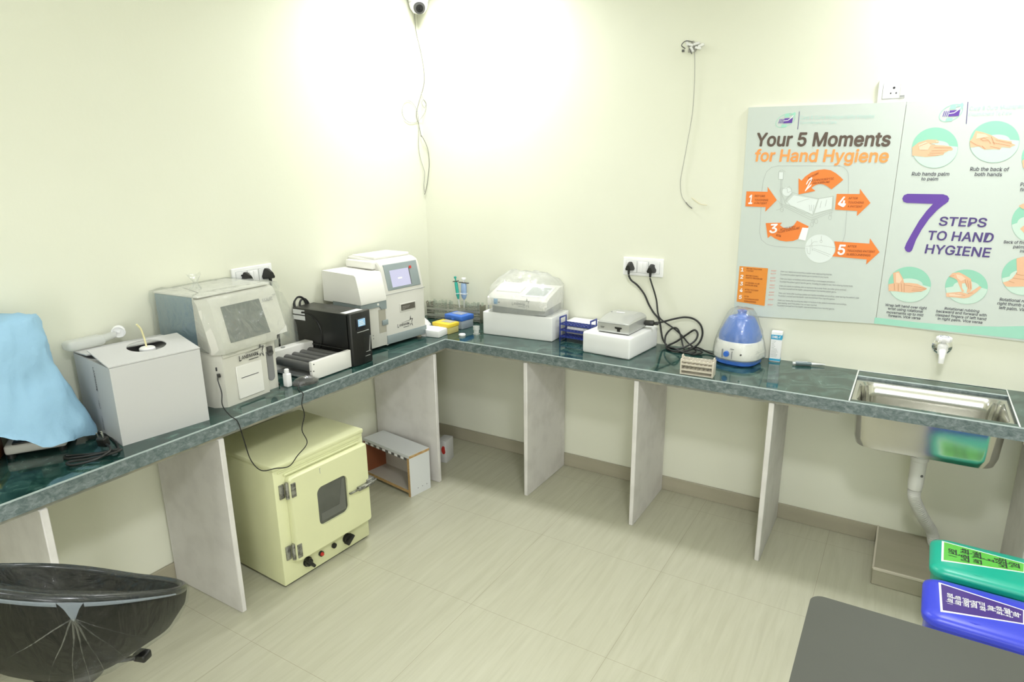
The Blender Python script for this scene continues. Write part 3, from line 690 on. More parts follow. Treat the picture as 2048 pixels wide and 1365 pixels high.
def pipette(colr, lab, base, lean, L, rw, plunger):
    t = thing('pipette', lab, 'pipette', base, 0, 'pipettes in the corner rack')
    q = Matrix.Rotation(R(lean), 4, 'Y')
    m = M().lathe([(.0015, 0), (.003, .02), (.004, .095), (.005, .118)], seg=14).xf(q); obj('shaft', m, mat('shaft_grey', (.6, .62, .58), .4), t)
    m = M().lathe([(.005, .116), (rw*.7, .126), (rw, .142), (rw, L-.012), (rw*.85, L)], seg=18, sy=.8).xf(q); obj('handle', m, colr, t)
    m = M().box(-rw*1.9, rw*1.9, -.006, .006, L, L+.006, .002).xf(q); obj('finger_rest', m, DGREY, t)
    m = M().cyl((0, 0, L+.006), .0045, .014).cyl((0, 0, L+.020), rw*.75, .012, bev=.002).xf(q); obj('plunger', m, plunger, t)
    m = M().box(-rw*1.02, rw*1.02, -rw*.86, rw*.86, .150, .154).xf(q); obj('band', m, WHITE, t)
b1 = RACK @ Vector((.222, .02, .016)); b2 = RACK @ Vector((.240, .025, .016))
pipette(TEAL, 'slim teal pipette leaning left in the corner rack', b1, -8, .222, .0105, TEAL)
pipette(LBLUE, 'thicker pale blue pipette upright in the corner rack', b2, 1, .214, .0185, WHITE)

# ================================================================= BACK WORKTOP
def foam_block(loc, rz, w, d, h, lab, b=.006):
    m = M().box(0, w, 0, d, 0, h, b, 3); m.subdiv(2); m.rough(.0008, 12, 4); m.warp(lambda c: (c.x, c.y, max(c.z, .0004))); o = obj('foam_block', m, FOAM); o.location = loc; o.rotation_euler.z = R(rz); return tag(o, lab, 'foam block')
foam_block((.576, -.268, H), 4, .415, .225, .128, 'long white foam block under the bagged white analyzer')
def analyser_bagged():
    t = thing('chemistry_analyzer', 'white chemistry analyzer with slanted display inside a clear bag on long foam block', 'analyzer', (.610, -.262, H+.129), 4)
    W = .350
    m = M(); m.prism([(.02, .006), (W-.01, .006), (W-.01, .205), (.02, .205)], .0, .055, 'z', .004); obj('base', m, GREY, t, 'grey undercut base')
    # front face dips to a shallow V at the bottom
    prof = [(-.004, .030), (-.010, .052), (-.006, .080), (.020, .092), (.15, .128), (.205, .132), (.205, .04)]
    def sec(x, dz, dy=0): return [(x, y+dy, z+(dz if i in (0, 6) else 0)) for i, (y, z) in enumerate(prof)]
    m = M(); m.poly([sec(-.006, .012, .008), sec(.0, .008), sec(W*.6, .0), sec(W*.97, .0), sec(W*1.0, .03, .006)]); obj('housing', m, OFFW, t)
    def top(x, k, d=.0): return (x, .020+k*.130, .092+k*.036+d)
    def slab(x0, x1, k0, k1, d0, d1): 
        m = M(); m.poly([[top(x0, k0, d0), top(x1, k0, d0), top(x1, k1, d0), top(x0, k1, d0)], [top(x0, k0, d1), top(x1, k0, d1), top(x1, k1, d1), top(x0, k1, d1)]]); return m
    obj('display_frame', slab(.190, .332, .02, 1.0, -.004, .003), WHITE, t)
    obj('display', slab(.205, .318, .16, .90, .0, .0036), SCRGR, t, 'grey display')
    obj('sample_cover', slab(.02, .165, .30, .95, -.002, .006), OFFW, t)
    m = M().box(.040, .062, -.0115, -.006, .048, .076, .001); obj('sticker', m, BLUELAB, t, 'square blue sticker')
    m = M().box(.066, .076, -.0112, -.006, .055, .063); obj('switch_mark', m, INKGY, t)
    m = M(); star_logo(m, (.150, -.0115, .054), (1, 0, 0), (0, 0, 1), .105); obj('logo', m, INKGY, t, 'LANDMARK star logo')
    m = M(); add_text(m, 'on', (.018, -.0112, .012), (1, 0, 0), (0, 0, 1), None, .010)
    obj('lettering', m, INKGY, t)
analyser_bagged()
m = M(); rings = []; N = 56
for k, (z, o_, sl) in enumerate(((.002, .010, 0), (.02, .016, 0), (.06, .020, 0), (.10, .018, .0), (.135, .012, .03), (.165, -.005, .05), (.190, -.03, .065), (.205, -.055, .075))):
    rr = []
    for i in range(N):
        a = 2*math.pi*i/N; p = 4.5; ca, sa = math.cos(a), math.sin(a); f = (abs(ca)**p+abs(sa)**p)**(-1/p)
        ww = .178+o_; dd = .108+min(o_, .012)-(.02 if k > 4 else 0)
        rr.append((.177+ww*f*ca*(1-(.15 if k > 5 else 0)), .10+dd*f*sa+sl*.6, z+(.012*noise.noise(Vector((ca*3, sa*3, k*.7))))))
    rings.append(rr)
m.poly(rings, False, True); m.rough(.012, 22, 7); m.xf(Matrix.Translation((.610, -.262, H+.131)) @ Matrix.Rotation(R(4), 4, 'Z'))
m.warp(lambda c: (c.x, min(c.y, -.006), max(c.z, H+.1295)))
tag(obj('clear_bag', m, BAG), 'thin clear plastic bag puffed up over the white chemistry analyzer', 'plastic bag')

# white carton with tissue top
t = thing('small_carton', 'white carton behind the dark blue tube rack, against the wall', 'carton', (1.005, -.112, H), -1)
m = M().box(0, .165, 0, .10, 0, .086, .003); obj('box_body', m, CARD, t); m = M().box(-.003, .168, -.003, .103, .066, .090, .004); obj('lid', m, WHITE, t)
m = M().cyl((.095, -.004, .046), .007, .002, 'y', seg=16); obj('round_mark', m, INKGY, t)
m = M().tube([(.150, -.004, .05), (.162, -.012, .035), (.170, -.016, .0)], .002, 6, 4); obj('strap', m, RUBBER, t)
# navy tube rack
t = thing('test_tube_rack', 'dark blue wire test tube rack between the two foam blocks', 'test tube rack', (1.010, -.197, H), -4)
for z in (.022, .056, .088):
    m = M(); L_, D_ = .185, .068
    for i in range(4): m.box(0, L_, i*(D_-.004)/3, i*(D_-.004)/3+.004, z, z+.006)
    for i in range(10): m.box(i*(L_-.004)/9, i*(L_-.004)/9+.004, 0, D_, z, z+.006)
    obj('shelf', m, NAVY, t)
for x in (.0, .181):
    m = M()
    for y in (.0, .062): m.box(x, x+.006, y, y+.006, 0, .128, .001)
    m.box(x, x+.006, 0, .068, .122, .130, .001); m.box(x, x+.006, 0, .068, .006, .012); obj('handle', m, NAVY, t)
m = M().box(.03, .15, .026, .042, .062, .072, .003); o = obj('paper_strip', m, WHITE); o.location = (1.010, -.197, H); o.rotation_euler.z = R(-4); tag(o, 'white strip lying inside the dark blue tube rack', 'strip')

foam_block((1.208, -.334, H), -5.5, .257, .312, .106, 'deep white foam block under the silver device', .010)
def silver_device():
    t = thing('silver_device', 'silver electronic box with front port sitting on the deep white foam block', 'device', (1.276, -.305, H+.108), -3)
    W, D = .165, .205
    prof = [(0, .004), (-.002, .012), (0, .050), (.004, .056), (.075, .074), (.165, .078), (D, .072), (D, .004)]
    m = M(); m.poly([[(x, y, z if z < .03 else .05+(z-.05)*k) for y, z in prof] for x, k in ((0, .2), (.004, .9), (.014, 1), (W-.030, 1), (W-.006, .55), (W, .1))]); obj('case', m, SILVER, t, ang=25)
    m = M().box(.004, W-.004, .004, D-.004, 0, .006); obj('foot_plate', m, DGREY, t)
    m = M().box(.0, W-.022, -.0028, .002, .047, .0495); obj('seam', m, GREY, t)
    m = M().box(.038, .082, .120, .134, .0765, .0785, .001); obj('top_highlight', m, WHITE, t, 'white strip painted as a highlight on top')  # white strip painted in for the highlight on the case top
    m = M().prism([(.092, .034), (.128, .034), (.128, .027), (.120, .024), (.120, .012), (.104, .012), (.104, .024), (.092, .027)], -.0032, .002, 'y'); obj('port', m, BLACK, t, 'black front port')
    m = M().box(.016, .036, -.0025, 0, .027, .029); m.box(.018, .034, -.0025, 0, .022, .0235); obj('lettering', m, INK, t)
    m = M().box(.010, .018, .118, .126, .071, .078, .001); obj('hinge', m, GREY, t)
    return t
SILV = silver_device()

# wall sockets -----------------------------------------------------------------
def socket_plate(lab, loc, rz, w=.212, h=.092, mods=('s', 'w', 's')):
    t = thing('wall_socket', lab, 'wall socket', loc, rz)
    m = M().box(-w/2, w/2, -.012, 0, -h/2, h/2, .004, 3); obj('face_plate', m, WHITE, t)
    n = len(mods); mw = (w-.032)/n
    for i, k in enumerate(mods):
        x0 = -w/2+.016+i*mw+.002; x1 = x0+mw-.004
        m = M(); m.box(x0-.0012, x1+.0012, -.0126, -.011, -h/2+.0158, h/2-.0158); obj('module_gap', m, INKGY, t)
        m = M(); m.box(x0, x1, -.0140, -.010, -h/2+.017, h/2-.017, .001, 1); f = obj('module', m, WHITE, t)
        cx = (x0+x1)/2
        if k == 'w':
            for q in range(2):
                m = M().box(cx-.020+q*.021, cx-.001+q*.021, -.0165, -.012, -.024, .024, .0015); obj('rocker_switch', m, WHITE, f)
        else:
            m = M(); 
            for a, b, r in ((0, .012, .0045), (-.0095, -.008, .003), (.0095, -.008, .003)): m.cyl((cx+a, -.0146, b), r, .002, 'y', seg=14)
            obj('socket_hole', m, INK, f)
    return t
socket_plate('white wall socket plate with two black plugs, behind the wrapped analyzer', (0, -1.275, 1.233), 90)
socket_plate('white wall socket plate with two black plugs and hanging cords on back wall', (1.386, 0, 1.198), 0)
t = socket_plate('white wall socket plate without plugs, just above the hand hygiene posters', (2.398, 0, 1.972), 0, .112, .090, ('s',))
m = M().box(.022, .042, -.0165, -.012, -.026, .030, .0015); obj('rocker_switch', m, WHITE, t)
m = M().box(.024, .040, -.0172, -.016, -.024, -.018); obj('lettering', m, INKGY, t)
m = M().box(-.062, .062, -.008, 0, -.056, -.044, .002); obj('rear_frame', m, OFFW, t)
def plug(t, base, rz, k=1.0):
    q = Matrix.Translation(base) @ Matrix.Rotation(R(rz), 4, 'Z') @ Matrix.Scale(k, 4)
    m = M(); m.poly([[(x*1.0, 0, z*1.0) for x, z in ((-.019, -.018), (.019, -.018), (.023, -.008), (.012, .018), (.006, .025), (-.006, .025), (-.012, .018), (-.023, -.008))], [(x*.92, -.016, z*.92) for x, z in ((-.019, -.018), (.019, -.018), (.023, -.008), (.012, .018), (.006, .025), (-.006, .025), (-.012, .018), (-.023, -.008))], [(x*.62, -.036, z*.62-.004) for x, z in ((-.019, -.018), (.019, -.018), (.023, -.008), (.012, .018), (.006, .025), (-.006, .025), (-.012, .018), (-.023, -.008))]])
    m.tube([(0, -.022, -.012), (0, -.023, -.038)], .0065, 10, radii=lambda u: .0075-.0025*u); m.xf(q)
    return obj('plug', m, BLACK, t)
t = thing('power_plug', 'black plug at the left of the socket behind the wrapped analyzer', 'plug'); plug(t, (.0145, -1.318, 1.233), 90)
m = M().tube([(.037, -1.318, 1.195), (.034, -1.312, 1.12), (.026, -1.315, 1.0), (.020, -1.30, .84)], .0042, 8, 5); obj('cable', m, RUBBER, t)
t = thing('power_plug', 'black plug at the right of the socket behind the wrapped analyzer', 'plug'); plug(t, (.0145, -1.206, 1.233), 90, 1.1)
m = M().tube([(.039, -1.206, 1.19), (.034, -1.200, 1.10), (.030, -1.185, .98), (.02, -1.18, .83)], .0042, 8, 5); obj('cable', m, RUBBER, t)
z0 = H+.006
# beige rack --------------------------------------------------------------------
t = thing('test_tube_rack', 'beige plastic test tube rack at the front edge below the black cords', 'test tube rack', (1.733, -.444, H), 3)
L_, D_ = .142, .058
for x in (0, L_-.006):
    m = M(); m.box(x, x+.006, 0, D_, 0, .070, .001); m.box(x, x+.006, .018, .040, .070, .084, .003); obj('end_plate', m, BEIGE, t)
for z in (.026, .050, .066)[0:3]:
    m = M()
    for i in range(4): m.box(.006, L_-.006, i*(D_-.006)/3, i*(D_-.006)/3+.006, z-.007 if i in (0, 3) else z-.004, z)
    for i in range(8): m.box(.006+i*(L_-.018)/7, .012+i*(L_-.018)/7, .006, D_-.006, z-.004, z)
    obj('shelf', m, BEIGE, t)
m = M().box(.006, L_-.006, 0, D_, .001, .006); obj('base', m, BEIGE, t)

# centrifuge ----------------------------------------------------------------------
t = thing('centrifuge', 'round centrifuge with blue domed lid and white body inside a clear bag', 'centrifuge', (1.912, -.128, H), -12); CENT = t
def drum(prof, sx=1, sy=1, p=3.0, N=56):
    m = M(); m.poly([[(r*sx*math.cos(a)*((abs(math.cos(a))**p+abs(math.sin(a))**p)**(-1/p)), r*sy*math.sin(a)*((abs(math.cos(a))**p+abs(math.sin(a))**p)**(-1/p)), z) for a in [2*math.pi*i/N for i in range(N)]] for r, z in prof]); return m
obj('base', drum([(.082, .0), (.092, .008), (.094, .026)]), BLUE, t, 'blue base')
obj('drum', drum([(.095, .026), (.104, .034), (.105, .056), (.100, .080), (.096, .108), (.092, .112)], p=2.6), OFFW, t, 'white body')
obj('lid', drum([(.090, .112), (.092, .126), (.086, .150), (.070, .185), (.060, .205), (.054, .214), (.030, .218)], p=2.3), CBLUE, t, 'blue domed lid')
m = M().lathe([(.030, .216), (.026, .224), (.020, .228), (.018, .236), (.022, .244), (.012, .248)], seg=24); obj('lid_knob', m, CBLUE, t)
m = M().cyl((-.012, -.101, .058), .014, -.012, 'y', r2=.012, seg=22); k = obj('speed_knob', m, BLUE, t, 'blue speed knob')
m = M(); m.box(-.034, -.031, -.108, -.10, .038, .078); m.box(.012, .015, -.108, -.10, .038, .072); m.box(.004, .02, -.106, -.10, .082, .085); obj('panel_mark', m, INKGY, t)
m = M().cyl((.052, -.094, .062), .004, -.006, 'y', seg=12); obj('switch', m, BLACK, t)
m = M(); N = 60; rings = []
for k, (r, z, p) in enumerate(((.103, .022, 2.8), (.109, .035, 2.8), (.110, .060, 2.6), (.105, .10, 2.4), (.098, .128, 2.3), (.092, .155, 2.2), (.080, .188, 2.1), (.071, .212, 2), (.062, .232, 2), (.048, .250, 2), (.028, .256, 2))):
    rr = []
    for i in range(N):
        a = 2*math.pi*i/N; ca, sa = math.cos(a), math.sin(a); f = (abs(ca)**p+abs(sa)**p)**(-1/p)
        rr.append((r*f*ca*(1+.05*noise.noise(Vector((ca*4, sa*4, z*30)))), min(r*f*sa*(1+.03*noise.noise(Vector((ca*4, sa*4, z*30)))), .119), z+.004*noise.noise(Vector((ca*5, sa*5, z*9)))))
    rings.append(rr)
m.poly(rings, False, True); m.rough(.006, 45, 3); m.xf(Matrix.Translation((1.912, -.128, H)) @ Matrix.Rotation(R(-12), 4, 'Z')); m.warp(lambda c: (c.x, min(c.y, -.004), c.z))
tag(obj('clear_bag', m, FILM), 'crinkled clear bag over the blue-lidded centrifuge', 'plastic bag')

pts = [(1.322, -.038, 1.156), (1.335, -.032, 1.130), (1.365, -.022, 1.105), (1.402, -.018, 1.062), (1.428, -.018, 1.012), (1.455, -.018, .972), (1.487, -.018, .935), (1.502, -.02, .873), (1.518, -.03, .835), (1.56, -.06, z0), (1.62, -.075, z0+.004), (1.675, -.045, .85), (1.690, -.03, .885), (1.672, -.026, .907), (1.635, -.03, .88), (1.59, -.045, .842), (1.55, -.08, z0+.004), (1.60, -.12, z0), (1.665, -.10, z0+.006), (1.700, -.05, .845), (1.713, -.030, .89), (1.700, -.025, .935), (1.665, -.025, .962), (1.62, -.03, .967), (1.57, -.04, .955), (1.520, -.07, .940), (1.487, -.10, .938)]
m = M().tube(pts, .0048, 8, 7); c_ = adopt(obj('power_cord', m, RUBBER, None, 'black power cord'), SILV); plug(c_, (1.322, -.0145, 1.197), 0)
m = M(); m.box(-.016, .030, -.014, .014, -.012, .012, .004); m.box(.028, .052, -.008, .008, -.007, .007, .003); m.xf(Matrix.Translation((1.468, -.130, .942)) @ Matrix.Rotation(R(12), 4, 'Z')); obj('connector', m, BLACK, c_, 'black appliance connector')
pts = [(1.436, -.038, 1.150), (1.446, -.034, 1.118), (1.460, -.028, 1.075), (1.470, -.02, 1.03), (1.478, -.018, .975), (1.490, -.016, .945), (1.52, -.016, .925), (1.565, -.016, .900), (1.61, -.020, .868), (1.645, -.03, .838), (1.68, -.055, z0+.012), (1.70, -.09, z0), (1.66, -.125, z0), (1.60, -.10, z0+.008), (1.545, -.065, z0+.006), (1.53, -.035, .86), (1.55, -.02, .895), (1.578, -.02, .905), (1.60, -.025, .88), (1.63, -.06, z0+.012), (1.66, -.11, z0), (1.705, -.13, z0), (1.735, -.10, z0+.006), (1.71, -.075, z0+.01), (1.66, -.07, z0+.01), (1.70, -.055, z0+.014), (1.74, -.06, z0+.004), (1.775, -.075, z0), (1.80, -.08, z0+.004)]
m = M().tube(pts, .0042, 8, 7); c_ = adopt(obj('power_cord', m, RUBBER, None, 'black power cord'), CENT); plug(c_, (1.436, -.0145, 1.192), 0)

# medicine carton -------------------------------------------------------------------
t = thing('medicine_carton', 'tall white and blue medicine carton standing against the wall beside centrifuge', 'carton', (2.034, -.050, H), 4)
m = M(); m.box(0, .047, 0, .036, 0, .142, .0015, 1); bx = obj('box_body', m, WHITE, t); bx.rotation_euler = (0, R(0), 0)
m = M().box(-.0004, .0474, -.0006, .036, .106, .128); m.box(-.0004, .0474, -.0006, .036, .004, .014); b = obj('blue_band', m, CYAN, t, 'blue printed band')
m = M(); add_text(m, 'CHREL-F', (.004, -.0010, .113), (1, 0, 0), (0, 0, 1), .036, .010, .02); obj('lettering', m, INKW, b, 'white brand lettering')
m = M()
random.seed(8)
for i in range(13):
    wd = (.018, .014, .010, .012, .016, .011, .024, .026, .030, .022, .028, .027, .025)[i]; m.box(.005, .005+wd, -.0005, 0, .097-i*.0062, .0985-i*.0062)
obj('small_print', m, INKL, t)

# pen / syringe-like pen -----------------------------------------------------------------
t = thing('marker_pen', 'grey pen with pale tip lying on the worktop near the wall', 'pen', (2.150, -.062, H+.0095), 19)
m = M().cyl((0, 0, 0), .0085, .068, 'x', seg=18, bev=.002); obj('barrel', m, mat('smoke_grey', (.13, .18, .19), .3), t)
m = M().cyl((-.012, 0, 0), .0065, .012, 'x', seg=14).box(.0, .05, -.002, .002, .0075, .0102); obj('clip', m, LAMW, t)
m = M().cyl((.068, 0, 0), .0065, .058, 'x', r2=.002, seg=14); obj('tip', m, LAMW, t, 'pale tapered tip')

# ================================================================= BASIN AND TAP
def rrect(x0, x1, y0, y1, r, z, n=8):
    out = []
    for cx, cy, a0 in ((x1-r, y1-r, 0), (x0+r, y1-r, 90), (x0+r, y0+r, 180), (x1-r, y0+r, 270)):
        for i in range(n+1):
            a = R(a0+90*i/n); out.append((cx+r*math.cos(a), cy+r*math.sin(a), z))
    return out
def sink():
    t = thing('sink', 'stainless steel basin set into the worktop under the white tap', 'sink', (0, 0, 0))
    m = M(); zt = H-.012; x0, x1, y0, y1 = HX0+.001, HX1-.001, HY0+.001, HY1-.001
    inner = [rrect(x0, x1, y0, y1, .004, zt), rrect(x0+.016, x1-.016, y0+.014, y1-.030, .05, zt), rrect(x0+.024, x1-.024, y0+.020, y1-.038, .052, zt-.012), rrect(x0+.030, x1-.030, y0+.026, y1-.044, .055, zt-.06), rrect(x0+.036, x1-.036, y0+.030, y1-.05, .058, .640), rrect(x0+.046, x1-.046, y0+.040, y1-.06, .06, .608), rrect(x0+.075, x1-.075, y0+.066, y1-.085, .06, .597), rrect(2.60, 2.74, -.30, -.16, .06, .593)]
    m.poly(inner, False, True)
    b = m.bm; m2 = M(); m2.poly([rrect(x0, x1, y0, y1, .004, zt-.0012), rrect(x0+.012, x1-.012, y0+.004, y1-.026, .05, zt-.004), rrect(x0+.020, x1-.020, y0+.010, y1-.034, .055, zt-.03), rrect(x0+.026, x1-.026, y0+.016, y1-.042, .06, .640), rrect(x0+.034, x1-.034, y0+.026, y1-.052, .062, .606), rrect(x0+.062, x1-.062, y0+.054, y1-.078, .06, .593), rrect(2.60, 2.74, -.30, -.16, .06, .590)], False, True)
    tmp = bpy.data.meshes.new('t'); m2.bm.to_mesh(tmp); m2.bm.free(); b.from_mesh(tmp); bpy.data.meshes.remove(tmp)
    obj('bowl', m, STEEL, t, ang=32)
    m = M().lathe([(.034, .594), (.036, .598), (.024, .597), (.020, .594)], (2.670, -.23, 0), 28); obj('drain_ring', m, CHROME, t)
    m = M()
    for a in ((HX0-.003, HX0+.002, HY0-.03, -.012), (HX1-.002, HX1+.003, HY0-.03, -.012), (HX0, HX1, -.014, -.009)): m.box(*a, H+.0002, H+.0022, .001, 1)
    m.rough(.0012, 60, 1); obj('grout_line', m, mat('white_grout', (.68, .70, .66), .7), t, 'white grout line round the cut-out')
    m = M().lathe([(.036, .591), (.036, .575), (.030, .570), (.030, .545), (.033, .545), (.033, .530), (.029, .526), (.028, .42), (.026, .40)], (2.672, -.23, 0), 28); p = obj('waste_pipe', m, PVC, t, 'grey-white plastic waste pipe')
    m = M().cyl((2.672+.016, -.23-.027, .47), .005, .006, 'y', seg=12); obj('pipe_screw', m, DGREY, p)
    P_ = spline([Vector(p) for p in ((2.672, -.23, .405), (2.675, -.222, .36), (2.70, -.18, .29), (2.735, -.12, .21), (2.765, -.075, .15), (2.785, -.06, .08))], 30)
    m = M(); n = len(P_); m.tube(P_, .02, 14, radii=lambda u: .0225+.0022*math.sin(u*2*math.pi*38)); obj('corrugated_hose', m, PVC, t, 'corrugated waste hose', ang=80)
sink()
t = thing('tap', 'white plastic tap on a chrome wall flange above the basin', 'tap', (2.697, 0, .955))
m = M(); m.poly([[(r*math.cos(a), y, r*math.sin(a)) for a in [2*math.pi*i/32 for i in range(32)]] for r, y in ((.036, -.0005), (.036, -.004), (.028, -.012), (.018, -.014))]); obj('wall_flange', m, CHROME, t, 'chrome wall flange')
m = M().cyl((0, -.01, 0), .014, -.060, 'y', seg=20); m.lathe([(.015, -.018), (.019, 0.), (.019, .018), (.012, .026)], (0, -.062, 0), 22); obj('tap_body', m, WHITE, t)
m = M().tube([(0, -.062, -.002), (0, -.082, -.006), (0, -.094, -.022), (0, -.096, -.048)], .010, 14, 6, radii=lambda u: .014-.004*u); obj('spout', m, WHITE, t)
m = M().lathe([(.008, .022), (.010, .034), (.020, .036)], (0, -.062, 0), 20)
m.poly([[((.025+.0035*math.cos(8*a))*math.cos(a)*s_, -.062+(.025+.0035*math.cos(8*a))*math.sin(a)*s_, z) for a in [2*math.pi*i/64 for i in range(64)]] for z, s_ in ((.036, .9), (.040, 1), (.052, 1), (.056, .85))]); hd = obj('handle', m, WHITE, t, 'white star handle')
m = M(); m.poly([[(r*math.cos(a), -.062+r*math.sin(a), .0565) for a in [2*math.pi*i/32 for i in range(32)]] for r in (.016, .0135)], False, False); obj('handle_ring', m, INKV, hd, 'thin violet ring')

# ================================================================= UPPER WALL
t = thing('security_camera', 'white dome security camera high in the room corner with dark lens', 'security camera', (.055, -.055, 2.568), 0)
q = Matrix.Rotation(R(45), 4, 'Z')
m = M().cyl((0, 0, .0), .052, .045, r2=.06, seg=32, bev=.004); obj('mount', m, WHITE, t)
m = M().lathe([(.012, -.052), (.030, -.046), (.046, -.026), (.053, 0)], seg=32); obj('dome', m, WHITE, t)
d = Vector((.62, -.62, -.42)).normalized()
m = M().cyl((0, 0, 0), .033, .016, seg=28, r2=.030, bev=.003); m.xf(Matrix.Translation(Vector((0, 0, -.012))+d*.034) @ d.to_track_quat('Z', 'Y').to_matrix().to_4x4()); e = obj('eyeball', m, DGREY, t, 'dark grey lens ball')
m = M().lathe([(.020, .016), (.020, .018), (.011, .0185), (.010, .015)], seg=24); m.xf(Matrix.Translation(Vector((0, 0, -.012))+d*.034) @ d.to_track_quat('Z', 'Y').to_matrix().to_4x4()); obj('lens', m, BLACK, e)
m = M().cyl((-.01, .01, .04), .042, .155, seg=24); obj('bracket', m, WHITE, t)
CABW = mat('white_cable', (.36, .36, .32), .5); CABG = mat('grey_cable', (.20, .20, .18), .5)
def cable(lab, pts, r, mt, k=8, name='wall_cable'):
    m = M().tube(pts, r, 6, k); return tag(obj(name, m, mt), lab, 'cable')
# hanging leads in the corner
t = thing('hanging_cable', 'thin looped cable hanging down the room corner below the security camera', 'cable')
m = M().tube([(.030, -.036, 2.60), (.010, -.036, 2.53), (.006, -.028, 2.47), (.008, -.024, 2.42), (.022, -.012, 2.33), (.034, -.008, 2.25), (.038, -.010, 2.18), (.022, -.012, 2.125), (.018, -.022, 2.10), (.010, -.045, 2.04), (.008, -.060, 1.99), (.012, -.045, 1.93), (.012, -.030, 1.87)], .0019, 6, 6); obj('cable', m, CABG, t)
m = M().tube([(.018, -.022, 2.12), (.030, -.020, 2.08), (.042, -.010, 2.05), (.036, -.020, 2.03), (.028, -.030, 2.055), (.034, -.022, 2.075), (.045, -.012, 2.055), (.038, -.010, 2.02), (.022, -.020, 1.985), (.006, -.05, 1.955), (.006, -.11, 1.945), (.006, -.165, 1.965), (.006, -.180, 2.01), (.006, -.150, 2.055), (.006, -.10, 2.06), (.008, -.055, 2.02), (.010, -.045, 1.96), (.012, -.048, 1.90)], .0016, 6, 6); obj('loop', m, CABW, t)
m = M().tube([(.012, -.030, 1.88), (.026, -.012, 1.84), (.040, -.006, 1.79), (.044, -.006, 1.72), (.032, -.008, 1.64), (.018, -.010, 1.58), (.010, -.020, 1.54)], .002, 6, 6); obj('cable_tail', m, CABG, t)
m = M().tube([(.010, -.046, 1.91), (.006, -.05, 1.82), (.007, -.040, 1.75), (.010, -.018, 1.69), (.012, -.012, 1.66), (.010, -.022, 1.60), (.010, -.018, 1.555)], .0017, 6, 6); obj('cable_tail', m, CABW, t)
# open junction on the back wall
t = thing('wall_junction', 'torn hole in the back wall stuffed with white wire connectors', 'wall junction', (1.578, 0, 2.212), 0)
m = M(); m.poly([[(.030*math.cos(a)*(1+.3*math.sin(3*a+1)), y, .020*math.sin(a)*(1+.35*math.sin(5*a))) for a in [2*math.pi*i/30 for i in range(30)]] for y in (-.001, -.003)]); obj('plaster_hole', m, mat('grey_plaster', (.42, .41, .36), .9), t)
m = M(); random.seed(3)
for x, z, a in ((-.01, .01, 20), (.02, .012, -10), (.03, -.008, 15), (-.002, -.012, 60), (.045, .002, -20), (-.03, .02, 70)):
    b = M().box(-.013, .013, -.016, -.002, -.0055, .0055, .002); b.xf(Matrix.Translation((x*.85, 0, z*.9)) @ Matrix.Rotation(R(a), 4, 'Y')); me = bpy.data.meshes.new('t'); b.bm.to_mesh(me); m.join(me)
obj('connector', m, mat('bright_white', (.80, .80, .77), .5), t)
m = M(); m.tube([(-.035, -.004, -.004), (-.05, -.014, .010), (-.03, -.018, .026), (.0, -.012, .02)], .002, 6, 5); m.box(-.048, -.038, -.012, -.004, -.018, -.008); m.tube([(-.01, -.004, -.02), (.0, -.016, -.03), (-.012, -.018, -.008)], .002, 6, 4); obj('bare_wire', m, DGREY, t)
t = thing('hanging_cable', 'white cable hanging from the torn junction hole on the back wall', 'cable')
m = M().tube([(1.585, -.008, 2.205), (1.592, -.010, 2.15), (1.596, -.009, 2.05), (1.594, -.008, 1.93), (1.580, -.008, 1.81), (1.565, -.008, 1.70), (1.556, -.010, 1.62), (1.566, -.012, 1.555), (1.590, -.012, 1.520)], .0017, 6, 8); obj('cable', m, CABW, t)
m = M().tube([(1.588, -.012, 1.523), (1.604, -.013, 1.507), (1.620, -.013, 1.496)], .0028, 6, 3); obj('cable_end', m, CABG, t, 'grey stripped end')
cable('short pale wire stub to the right of the hanging cable end on back wall', [(1.612, -.003, 1.545), (1.635, -.010, 1.530), (1.66, -.008, 1.516), (1.688, -.003, 1.512)], .0018, mat('cream_wire', (.72, .66, .45), .6), 6, 'wire_stub')

# ================================================================= POSTERS
PY = -.012
def wp(px, py, d=0.0):
    """a spot on the posters' face, given where the photograph shows it"""
    r = FW+RT*((px-1024)/FPX)+UP*((682.5-py)/FPX); k = (PY-CAM.y)/r.y
    return Vector((CAM.x+r.x*k, PY-d, CAM.z+r.z*k))
D1, D2, D3, D4, D5 = .0008, .0012, .0016, .0020, .0024
def shape(m, pts, d): m.k = getattr(m, 'k', 0)+1; d += m.k*6e-6; m.flat([wp(x, y, d) for x, y in pts]); return m
def line(m, pts, w, d, closed=False):
    m.k = getattr(m, 'k', 0)+1; d += m.k*6e-6; P = [wp(x, y, d) for x, y in pts]
    if closed: P.append(P[0])
    for a, b in zip(P, P[1:]):
        v = (b-a); 
        if v.length < 1e-6: continue
        n = Vector((-v.z, 0, v.x)).normalized()*w/2
        m.flat([a-n, b-n, b+n, a+n])
    return m
def ell(cx, cy, rx, ry, n=40, tilt=0, a0=0, a1=360):
    k = [R(a0+(a1-a0)*i/n) for i in range(n if a1-a0 == 360 else n+1)]; ct, st = math.cos(R(tilt)), math.sin(R(tilt))
    return [(cx+rx*math.cos(a)*ct-ry*math.sin(a)*st, cy+rx*math.cos(a)*st+ry*math.sin(a)*ct) for a in k]
def ptext(m, body, a, b, cap, d=D2, bold=.0, slant=.07):
    A, B = wp(*a, d), wp(*b, d); u = B-A; C = wp(a[0], a[1]-cap, d)
    add_text(m, body, A, u, (0, 0, 1), u.length*.985, (C.z-A.z), bold*.8, slant); return m
